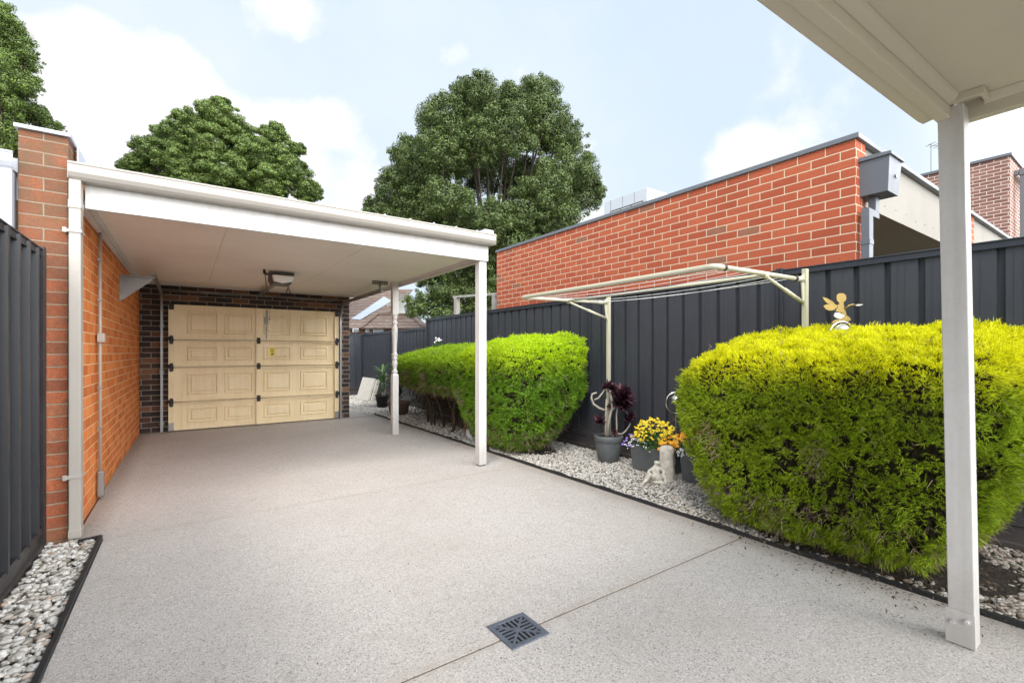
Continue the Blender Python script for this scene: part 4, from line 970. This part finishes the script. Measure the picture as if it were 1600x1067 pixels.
# brown two-storey brick house
bh = thing('brown_brick_house', 'tall brown brick house with grey gutter behind the verandah post', 'house', (20, 6, 0))
obj('wall', MB().box(16.52,2.35,-.05,27,12,6.10), M['brown'], bh)
obj('capping', MB().box(16.48,2.31,6.101,27.05,12.05,6.17), M['flash'], bh, bevel=.005)
obj('gutter', MB().box(17.0,2.10,5.70,26,2.26,5.86).box(17.0,2.27,5.72,17.1,2.348,5.84), M['flash'], bh, bevel=.01); obj('downpipe', MB().box(17.02,2.15,0,17.16,2.25,5.698), M['flash'], bh, bevel=.005)
a0 = at(1455, 262, 19.5)
an = thing('tv_antenna', 'thin television antenna on a mast above the brown brick house', 'antenna', (a0.x, a0.y, 6.1))
obj('mast', MB().tube([(a0.x,a0.y,6.16),(a0.x,a0.y,10.05)], .018, 6), M['rail'], an)
ab = MB(); ab.bar((a0.x-.1,a0.y+.05,9.98),(a0.x+1.0,a0.y-.55,9.86), .03)
for i in range(7): q = i/6; X_, Y_, Z_ = a0.x-.05+1.0*q, a0.y-.0-.52*q, 9.97-.11*q; ab.bar((X_-.12,Y_-.2,Z_),(X_+.12,Y_+.2,Z_), .015)
obj('boom', ab, M['rail'], an)

# white modern apartment block far behind
p0 = at(1011, 293, 50); x, y, zt = p0.x, p0.y, p0.z
ap = thing('apartment_block', 'white and silver clad modern block just showing over the orange brick wall', 'building', (x+4, y+4, 0))
obj('upper_storey', MB().box(x,y,zt-4.6,x+9,y+6.2,zt), M['panelwall'], ap, bevel=.03)
obj('rendered_wing', MB().box(x+.15,y+6.21,-.05,x+8,y+12,zt-.45), M['whitewall'], ap)
obj('base_storeys', MB().box(x+.2,y+.3,-.05,x+8.5,y+6.1,zt-4.61), M['whitewall'], ap)
wm = obj('window', MB().box(x-.03,y+.5,zt-3.4,x+.0,y+5.3,zt-1.25), M['opener'], ap)
pm = MB()
for i, (a_, b_) in enumerate(((.62,2.05),(2.25,3.6),(3.8,5.18))): pm.box(x-.045,y+a_,zt-3.3,x-.031,y+b_,zt-1.42)
obj('pane', pm, M['winframe'], wm)
obj('window', MB().box(x+2.2,y-.03,zt-1.9,x+3.6,y-.0,zt-1.3), M['glass'], ap); obj('window', MB().box(x+.10,y+8.5,zt-6,x+.149,y+10.4,zt-3.4), M['glass'], ap)
ln = MB()
for q in (1.7, 3.4, 5.2): ln.box(x-.012,y+q,zt-1.2,x+.0,y+q+.05,zt-.02)
obj('cladding_joint', ln, M['flash'], ap)

# tiled house beyond the far fence
def quadp(pts, th=.06):
    pts = [Vector(p) for p in pts]; n_ = (pts[1]-pts[0]).cross(pts[-1]-pts[0]).normalized()
    if n_.z < 0: n_ = -n_
    mb = MB(); m = len(pts); mb.add([p - n_*th for p in pts] + pts, [tuple(range(m-1,-1,-1)), tuple(range(m, 2*m))] + [(i, (i+1) % m, (i+1) % m+m, i+m) for i in range(m)]); return mb
h0 = at(600, 512, 24)
hs = thing('tiled_house', 'old house with terracotta tile roof, solar panels and white gable beyond the far fence', 'house', (h0.x, h0.y, 0))
A_ = at(500,512,23.5); B_ = at(590,512,22.5); C_ = at(660,512,24.5)
obj('wall', quadp([at(515,513,23.9),at(655,513,23.9),Vector((*at(655,513,23.9)[:2],-.05)),Vector((*at(515,513,23.9)[:2],-.05))], .1), M['brown'], hs)
# main roof plane climbing to the right, then far slope
r1 = obj('roof', quadp([at(490,512,23.0), at(597,512,23.0), at(645,452,28.5), at(560,452,28.5)]), M['tiles'], hs)
quad_sol = quadp([at(549,501,23.9)+Vector((0,0,.10)), at(563,502,23.85)+Vector((0,0,.10)), at(612,473,26.4)+Vector((0,0,.10)), at(600,466,27.1)+Vector((0,0,.10))], .04)
obj('solar_panel', quad_sol, M['solar'], r1)
obj('hip_roof', quadp([at(566,512,22.6), at(662,512,22.6), at(640,492,24.6), at(590,492,24.6)]), M['tiles'], hs)
obj('hip_roof', quadp([at(640,492,24.6), at(662,512,22.6), at(672,512,24.6), at(650,492,26)]), M['tiles'], hs)
obj('gable', quadp([at(612,492,25), at(650,492,25), at(649,480,25), at(633,462,25), at(612,474,25)], .1), M['whitewall'], hs)
obj('bargeboard', MB().bar(at(605,478,24.7), at(634,460,24.7), .12, .2).bar(at(634,460,24.7), at(652,483,24.7), .12, .2), M['timber'], hs)
gw = obj('window', quadp([at(631,487,24.7), at(638,487,24.7), at(638,475,24.7), at(631,475,24.7)], .05), M['winframe'], hs); obj('pane', quadp([at(632,486,24.6), at(637,486,24.6), at(637,476,24.6), at(632,476,24.6)], .03), M['glass'], gw)
obj('ridge_cap', MB().bar(at(566,511,22.6), at(590,491.5,24.6), .14, .1).bar(at(640,491.5,24.6), at(662,511,22.6), .14, .1).bar(at(590,491,24.6), at(640,491,24.6), .14, .1), M['tiles'], hs)
for (a_, b_) in ((551,560),(571,578),(583,600)):
    ww = obj('window', quadp([at(a_,519,22.9),at(b_,519,22.9),at(b_,513,22.9),at(a_,513,22.9)], .04), M['winframe'], hs)
    obj('pane', quadp([at(a_+1.2,519,22.8),at(b_-1.2,519,22.8),at(b_-1.2,513.8,22.8),at(a_+1.2,513.8,22.8)], .03), M['glass'], ww)
ch = at(602, 474, 30); obj('chimney', MB().box(ch.x-.3,ch.y-.3,ch.z-2,ch.x+.3,ch.y+.3,ch.z+.9).box(ch.x-.36,ch.y-.36,ch.z+.901,ch.x+.36,ch.y+.36,ch.z+1.0), M['brown'], hs)

# weathered timber frame behind the fence
pg = thing('timber_frame', 'weathered timber posts with a crossbeam standing behind the fence near the brick corner', 'timber frame', (5.3, 9, 0))
obj('post', MB().box(5.25,9.80,-.05,5.35,9.92,2.60), M['timber'], pg, bevel=.005); obj('post', MB().box(5.25,8.12,-.05,5.35,8.24,2.50), M['timber'], pg, bevel=.005)
obj('crossbeam', MB().hexa([(5.26,7.95,2.47),(5.34,7.95,2.47),(5.34,10.0,2.60),(5.26,10.0,2.60)], [(5.26,7.95,2.52),(5.34,7.95,2.52),(5.34,10.0,2.65),(5.26,10.0,2.65)]), M['timber'], pg)

# ------------------------------------------------------------------ pots and ornaments
def rosette(c_, r_, n_, tilt=(0,0,1)):
    c_ = np.array(c_); tilt = np.array(tilt, float); tilt /= np.linalg.norm(tilt); d = rand_dirs(n_); d = unit(d + tilt*.9)
    L = r_*RNG.uniform(.75, 1.1, n_)[:, None]; side = unit(np.cross(d, tilt + RNG.normal(0,.1,(n_,3))))*(r_*.13); up_ = unit(np.cross(side, d))
    P0 = np.repeat(c_[None], n_, 0); V = np.stack([P0-side*.3, P0+side*.3, P0+d*L*.6+side*1.2+up_*L*.03, P0+d*L*.6-side*1.2+up_*L*.03, P0+d*L+up_*L*.08], 1).reshape(-1, 3)
    b = (np.arange(n_)*5)[:, None]; Fc = np.concatenate([b+np.array([0,1,2]), b+np.array([0,2,3]), b+np.array([3,2,4])], 1).reshape(-1, 3); return V, Fc
PX, PY = 4.14, 3.90
po = thing('potted_aeonium', 'dark purple succulent with twisting grey stems in a round grey pot', 'potted plant', (PX, PY, 0))
obj('pot', MB().lathe(PX, PY, [(.105,.0),(.118,.03),(.145,.12),(.160,.21),(.160,.235),(.168,.245),(.172,.30),(.165,.31),(.150,.305),(.148,.275)], 32, cap=False).lathe(PX, PY, [(.001,.0),(.105,.0)], 32, cap=False), M['pot'], po, smooth=True)
obj('potting_soil', MB().lathe(PX, PY, [(.149,.27),(.149,.285),(.0015,.295)], 24, cap=False), M['soil'], po)
def off(u, w): # u: metres to the right in the picture plane, w: height
    return (PX + u*CS, PY - u*SN, w)
br = MB()
br.tube([off(-.01,.28), off(.0,.45), off(.035,.62), off(.045,.70), off(.02,.80), off(-.03,.86)], [.018,.016,.016,.015,.014,.012], 8)
br.tube([off(.04,.60), off(.08,.64), off(.13,.66), off(.17,.68)], [.012,.011,.010,.009], 7)
br.tube([off(-.02,.60), off(-.11,.63), off(-.18,.68), off(-.205,.75), off(-.195,.80), off(-.14,.815)], [.014,.014,.014,.013,.012,.010], 8)
br.tube([off(-.17,.73), off(-.12,.75), off(-.08,.80), off(-.045,.85)], [.011,.010,.010,.009], 7)
br.tube([off(-.03,.28), off(-.035,.40), off(-.03,.60), off(-.02,.74)], [.017,.015,.013,.012], 8)
br.tube([off(.09,.28), off(.10,.40), off(.095,.55), off(.11,.66)], [.011,.010,.009,.009], 7)
br.tube([off(.05,.29), off(.10,.33), off(.16,.32), off(.20,.35), off(.25,.42), off(.28,.50)], [.010,.010,.010,.009,.008,.008], 7)
br.tube([off(-.01,.42), off(-.06,.44), off(-.10,.45)], [.009,.008,.007], 6)
obj('stem', br, M['branch'], po, smooth=True)
rs = [(off(.0,.88),.10,60),(off(.05,.84),.09,50),(off(.17,.76),.17,110),(off(.10,.68),.11,60),(off(.16,.66),.13,80),(off(.22,.70),.12,60),(off(-.11,.46),.10,60),(off(-.05,.87),.06,30),(off(.01,.64),.05,30),(off(.27,.52),.08,50),(off(.23,.47),.07,40),(off(.07,.33),.06,30)]
for c_, r_, n_ in rs:
    V, Fc = rosette(c_, r_, n_, (-.3+.3*random.random(), -.5, .7)); fast('rosette', V, Fc, M['aeon'], po)

def planter(label, x0, y0, x1, y1, h, cat='planter'):
    t = thing('flower_planter', label, cat, ((x0+x1)/2, (y0+y1)/2, 0)); i = .016; s = .02
    mb = MB(); mb.hexa([(x0+s,y0+s,0),(x1-s,y0+s,0),(x1-s,y1-s,0),(x0+s,y1-s,0)], [(x0,y0,h-.03),(x1,y0,h-.03),(x1,y1,h-.03),(x0,y1,h-.03)])
    for b_ in ((x0,y0,x1,y0+i),(x0,y1-i,x1,y1),(x0,y0+i,x0+i,y1-i),(x1-i,y0+i,x1,y1-i)): mb.box(b_[0],b_[1],h-.0295,b_[2],b_[3],h)
    obj('planter_box', mb, M['planter'], t, bevel=.004); obj('potting_soil', MB().box(x0+i,y0+i,h-.029,x1-i,y1-i,h-.012), M['soil'], t); return t
def bloom(t, name, pts, mat, r_):
    """five-petalled flowers facing roughly up and toward the yard"""
    pts = np.asarray(pts); n_ = len(pts); N = unit(np.array([-.55,-.45,.65]) + RNG.normal(0,.35,(n_,3))); a_ = unit(np.cross(N, rand_dirs(n_))); b_ = np.cross(N, a_); parts = []
    for k_ in range(5):
        th = 2*math.pi*k_/5; d = a_*math.cos(th)+b_*math.sin(th); s_ = np.cross(N, d); rr = (r_*RNG.uniform(.7,1.2,n_))[:, None]
        parts.append((np.stack([pts+d*rr*.1, pts+d*rr*.7+s_*rr*.42+N*rr*.1, pts+d*rr*1.05+N*rr*.2, pts+d*rr*.7-s_*rr*.42+N*rr*.1], 1).reshape(-1,3), np.arange(4*n_).reshape(n_,4)))
    V, Fc = merge(parts); fast(name, V, Fc, mat, t)
def bush(t, c_, r_, n_, mat, size, name='foliage'):
    d = rand_dirs(n_); d[:,2] = np.abs(d[:,2])*1.0 - .15; P = np.array(c_) + d*np.array(r_)*RNG.uniform(.35,1.0,n_)[:,None]
    V, Fc = leaf_quads(P, unit(d+RNG.normal(0,.5,(n_,3))), size, .35); fast(name, V, Fc, mat, t); 
def dome(c_, r_, n_, lo=.05):
    d = rand_dirs(n_*3); d = d[d[:,2] > lo][:n_]; return np.array(c_) + d*np.array(r_)*RNG.uniform(.85,1.12,(len(d),1))
p1 = planter('square charcoal planter of yellow and violet flowers beside the round pot', 4.06, 3.03, 4.38, 3.50, .275)
bush(p1, (4.20,3.27,.29), (.22,.30,.22), 2200, M['herb'], .03)
bloom(p1, 'yellow_blossom', dome((4.20,3.27,.33), (.20,.25,.24), 230, .05), M['fy'], .015)
bloom(p1, 'violet_blossom', dome((4.10,3.54,.27), (.10,.08,.11), 20, -.7), M['fv'], .016)
bloom(p1, 'orange_blossom', dome((4.10,3.02,.30), (.11,.09,.13), 32, -.2), M['fo'], .019)
bloom(p1, 'white_blossom', dome((4.05,3.38,.27), (.07,.16,.08), 60, -.4), M['fw'], .009)
p2 = planter('second charcoal planter of orange flowers half hidden by the large hedge', 4.08, 2.42, 4.40, 2.88, .30)
bush(p2, (4.20,2.70,.31), (.21,.30,.19), 2000, M['herb'], .03)
bloom(p2, 'orange_blossom', dome((4.16,2.74,.33), (.17,.26,.18), 90, .1), M['fo'], .021)
bloom(p2, 'yellow_blossom', dome((4.22,2.72,.36), (.15,.22,.18), 30, .3), M['fy'], .020)
bloom(p2, 'white_blossom', dome((4.06,2.76,.29), (.06,.14,.06), 50, -.5), M['fw'], .010)

# cast stone ornament: a little figure curled against a stump
sx, sy = 3.955, 3.01
so_ = thing('stone_figure_ornament', 'weathered cast stone stump with a small crouching child figure, before the planters', 'garden ornament', (sx, sy, 0))
sm_ = MB(); pr_ = [(.098,.0),(.094,.04),(.086,.10),(.082,.18),(.078,.26),(.080,.31),(.072,.335),(.04,.345),(.001,.345)]
sm_.lathe(sx+.075, sy-.02, pr_, 24, cap=False); sto = obj('stump', sm_, M['statue'], so_, smooth=True)
for v_ in sto.data.vertices:
    rx_, ry2 = v_.co.x-.075, v_.co.y+.02; an_ = math.atan2(ry2, rx_)-YAW; kk_ = (abs(math.cos(an_))**4+abs(math.sin(an_))**4)**-.25; v_.co.x = .075+rx_*kk_; v_.co.y = -.02+ry2*kk_*.8
    f_ = float(vnoise(np.array([[v_.co.x, v_.co.y, v_.co.z]]), 22)[0]); v_.co.x *= 1+.25*(f_-.5); v_.co.y *= 1+.25*(f_-.5)
def skin(name, joints, edges, mat, parent, sub=2):
    og = origin(parent); me = bpy.data.meshes.new(name); me.from_pydata([tuple(Vector(j[0])-og) for j in joints], edges, []); o = bpy.data.objects.new(name, me); COL.objects.link(o); o.parent = parent
    me.materials.append(mat); s_ = o.modifiers.new('s', 'SKIN'); s_.use_smooth_shade = True
    for i, j in enumerate(joints): me.skin_vertices[0].data[i].radius = (j[1], j[1])
    me.skin_vertices[0].data[0].use_root = True; b_ = o.modifiers.new('b', 'SUBSURF'); b_.levels = sub; b_.render_levels = sub; return o
def so(u, w, f=0):
    u = u*1.15 - .055; w = w*.92
    return (sx + u*CS - f*SN, sy - u*SN - f*CS, w)   # right, up, toward the yard
J = [(so(-.01,.05,.05),.040),(so(-.015,.10,.05),.040),(so(-.005,.150,.045),.032),(so(.0,.172,.04),.018),(so(.004,.20,.045),.036),(so(.006,.225,.045),.030),
     (so(-.045,.135,.05),.018),(so(-.085,.105,.07),.016),(so(-.06,.085,.10),.014),(so(.04,.135,.06),.018),(so(.055,.10,.09),.015),(so(.02,.085,.11),.013),
     (so(-.05,.05,.08),.026),(so(-.085,.085,.11),.022),(so(-.11,.03,.12),.018),(so(-.14,.015,.14),.014),(so(.03,.045,.08),.026),(so(.05,.08,.12),.022),(so(.05,.03,.14),.018),(so(.045,.012,.17),.014)]
E_ = [(0,1),(1,2),(2,3),(3,4),(4,5),(2,6),(6,7),(7,8),(2,9),(9,10),(10,11),(0,12),(12,13),(13,14),(14,15),(0,16),(16,17),(17,18),(18,19)]
skin('figure', J, E_, M['statue'], so_)
obj('base', MB().lathe(sx-.01, sy-.0, [(.12,-.01),(.125,.008),(.11,.022),(.001,.026)], 20, cap=False), M['statue'], so_, smooth=True)

# cherub ornament above the big hedge
fx, fy, fz = 4.20, 1.50, 1.45
B0 = at(1320, 512, 0); 
fa = thing('cherub_garden_stake', 'brassy flat metal winged child on a silver ball, rising above the yellow hedge', 'garden ornament', (fx, fy, 0))
def fo(u, w, f=0): return (fx + u*CS - f*SN, fy - u*SN - f*CS, w)
obj('stake', MB().tube([fo(0,.0), fo(0,fz)], .006, 8), M['rail'], fa)
obj('ball', MB().sphere(fo(0,fz+.005), .068, 20, 14), M['chrome'], fa, smooth=True)
obj('ring', MB().tube([fo(.098*math.cos(a), fz-.01+.098*math.sin(a)) for a in [i*2*math.pi/28 for i in range(29)]], .006, 8), M['chrome'], fa, smooth=True)
def plate(pts, mat, name, th=.006, f=0, bend=0):
    mb = MB(); n_ = len(pts); mb.add([fo(u, w, f+bend*abs(u)) for u, w in pts] + [fo(u, w, f+bend*abs(u)-th) for u, w in pts], [tuple(range(n_)), tuple(range(2*n_-1, n_-1, -1))] + [(i, i+n_, (i+1) % n_+n_, (i+1) % n_) for i in range(n_)]); return obj(name, mb, mat, fa)
z0 = fz+.088; kx = .00100*1.02
def zp(x, y): return ((x-490)*.00041, z0 + (712-y)*.00041)   # traced in its own plane, at its own size
plate([zp(*p) for p in ((275,755),(330,690),(420,665),(480,650),(540,600),(590,600),(645,650),(650,690),(600,705),(500,700),(400,715),(330,735))], M['gold'], 'legs')
plate([zp(*p) for p in ((480,660),(540,590),(575,590),(550,500),(520,400),(515,345),(560,310),(568,260),(555,205),(510,175),(440,172),(390,200),(380,260),(395,320),(430,350),(425,400),(440,500),(500,570))], M['gold'], 'body')
plate([zp(*p) for p in ((345,540),(430,545),(530,600),(480,650),(430,668),(350,640),(312,600))], M['satin'], 'skirt', f=.008)
plate([zp(*p) for p in ((400,385),(450,400),(505,470),(500,520),(430,545),(345,520),(370,460))], M['gold'], 'sleeve', f=.012)
plate([zp(*p) for p in ((395,400),(330,330),(230,270),(135,240),(170,310),(230,365),(330,385))], M['gold'], 'wing', f=-.012)
plate([zp(*p) for p in ((390,410),(300,380),(180,385),(110,415),(150,475),(230,510),(320,490))], M['gold'], 'wing', f=.014)
obj('arm', MB().tube([fo(*zp(520,480),.004), fo(*zp(600,410),.01), fo(*zp(660,390),.02), fo(*zp(700,410),.02)], [.008,.007,.006,.008], 8), M['gold'], fa, smooth=True)
plate([zp(*p) for p in ((700,405),(750,385),(850,385),(845,400),(780,420),(720,420))], M['satin'], 'leaf_dish', f=.02)
# ring-and-ball ornament half behind the hedge
r0 = at(1056, 629, 5.05)
ro = thing('ring_ornament', 'thin silver ring with a ball, half hidden behind the left side of the large hedge', 'garden ornament', (r0.x, r0.y, 0))
def ro_(u, w): return (r0.x + u*CS, r0.y - u*SN, w)
obj('ring', MB().tube([ro_(.105*math.cos(a)-.0, r0.z+.115*math.sin(a)) for a in [i*2*math.pi/28 for i in range(29)]], .007, 8), M['chrome'], ro, smooth=True)
obj('ball', MB().sphere((r0.x, r0.y, r0.z+.03), .055, 16, 10), M['chrome'], ro, smooth=True); obj('stake', MB().tube([(r0.x,r0.y,0),(r0.x,r0.y,r0.z-.11)], .006, 6), M['rail'], ro)

# strappy lily in a black pot, and clay pot plant
def potted(label, x, y, r_, h, potmat, nl, ll, mat, cone=False, wid=.035):
    t = thing('potted_plant', label, 'potted plant', (x, y, 0))
    obj('pot', MB().lathe(x, y, [(.001,0),(r_*.75,0),(r_*.95,h*.85),(r_*1.03,h*.86),(r_*1.05,h),(r_*.92,h),(r_*.9,h*.9),(.001,h*.88)], 24, cap=False), potmat, t, smooth=True)
    V_ = []; F_ = []; o = 0
    for i in range(nl):
        a = random.uniform(0, 6.28); el = random.uniform(.35, 1.35); L = ll*random.uniform(.6, 1.1); hz = random.uniform(.0, cone) if cone else 0
        d = np.array([math.cos(a)*math.cos(el), math.sin(a)*math.cos(el), math.sin(el)]); s_ = np.array([-math.sin(a), math.cos(a), 0])*wid; p_ = np.array([x, y, h+hz]); rows = 6
        for k_ in range(rows+1):
            q = k_/rows; c_ = p_ + d*L*q + np.array([0,0,-1])*L*q*q*.35; w_ = s_*math.sin(math.pi*min(.97, q*.85+.1)); V_ += [c_-w_*.5, c_+w_*.5]
        for k_ in range(rows): F_.append([o+2*k_, o+2*k_+1, o+2*k_+3, o+2*k_+2])
        o += 2*(rows+1)
    fast('leaf_tuft', np.array(V_), np.array(F_), mat, t); return t
L1 = potted('leafy green plant in a black pot by the far fence, left of the turned post', 3.80, 10.75, .16, .30, M['black'], 60, .42, M['lily'], cone=.55, wid=.05)
obj('stem', MB().tube([(3.80,10.75,.25),(3.79,10.75,.9)], .02, 6).tube([(3.84,10.72,.25),(3.88,10.70,.8)], .016, 6), M['branch'], L1)
L2 = potted('bushy plant in a wide brown clay pot just right of the turned post', 3.66, 9.35, .24, .27, M['terra'], 90, .42, M['herb'], cone=.35, wid=.03)
wf = at(684, 532, 9.0)
L3 = thing('white_flower_plant', 'tall plant with small white flowers peeping over the far hedge', 'plant', (wf.x, wf.y, 0))
obj('stem', MB().tube([(wf.x,wf.y,0),(wf.x,wf.y,wf.z)], .008, 6), M['twig'], L3); bloom(L3, 'white_blossom', np.array(wf)+RNG.normal(0,.04,(9,3)), M['fw'], .024); bush(L3, (wf.x,wf.y,wf.z-.12), (.12,.12,.15), 160, M['herb'], .05)
# leaning board
bd = thing('leaning_board', 'pale flat panels stacked leaning against the far fence on the gravel', 'board', (4.05, 12.6, 0))
def slab3(p, q, tdir, h, lean, th):
    p, q = Vector(p), Vector(q); up_ = Vector((0, 0, 1))*h + Vector(lean); n_ = (q-p).cross(up_).normalized()*th; return MB().hexa([p, q, q+n_, p+n_], [p+up_, q+up_, q+up_+n_, p+up_+n_])
pa, pb = at(559,621.5,12.9), at(577,627,12.2); pa.z = pb.z = 0
obj('panel', slab3(pa, pb, None, .58, (.22,.12,0), .05), M['board'], bd, bevel=.004)
pc, pd = at(563,623,12.7), at(574,626.5,12.28); pc.z = pd.z = .03; sh_ = Vector((-.012,-.012,0))
obj('face_sheet', slab3(pc+sh_, pd+sh_, None, .52, (.20,.11,0), .006), M['boardface'], bd)
pe, pf = pb+Vector((.02,.0,0)), pb+Vector((.12,.03,0)); obj('panel', slab3(pe, pf, None, .56, (.20,.12,0), .05), M['board'], bd, bevel=.004)
# stake and small bird under the far hedge
tag(obj('wooden_stake', MB().bar((3.72,6.62,-.02),(3.69,6.66,.42), .022), M['stake']), 'thin wooden stake upright in the gravel under the far hedge', 'stake')
bi = at(733, 682, 6.75); bi.z = 0
bo = thing('bird_ornament', 'small pale concrete bird on the gravel by the front carport post', 'garden ornament', (bi.x, bi.y, 0))
def bb(u, w): return (bi.x + u*CS, bi.y - u*SN, w)
skin('bird_body', [(bb(.0,.05),.05),(bb(-.005,.10),.045),(bb(-.012,.14),.028),(bb(-.014,.17),.032),(bb(-.05,.168),.007),(bb(.06,.045),.028),(bb(.11,.03),.014)], [(0,1),(1,2),(2,3),(3,4),(0,5),(5,6)], M['bird'], bo)
obj('base', MB().box(bi.x-.09,bi.y-.06,-.01,bi.x+.09,bi.y+.06,.02), M['bird'], bo, bevel=.006)
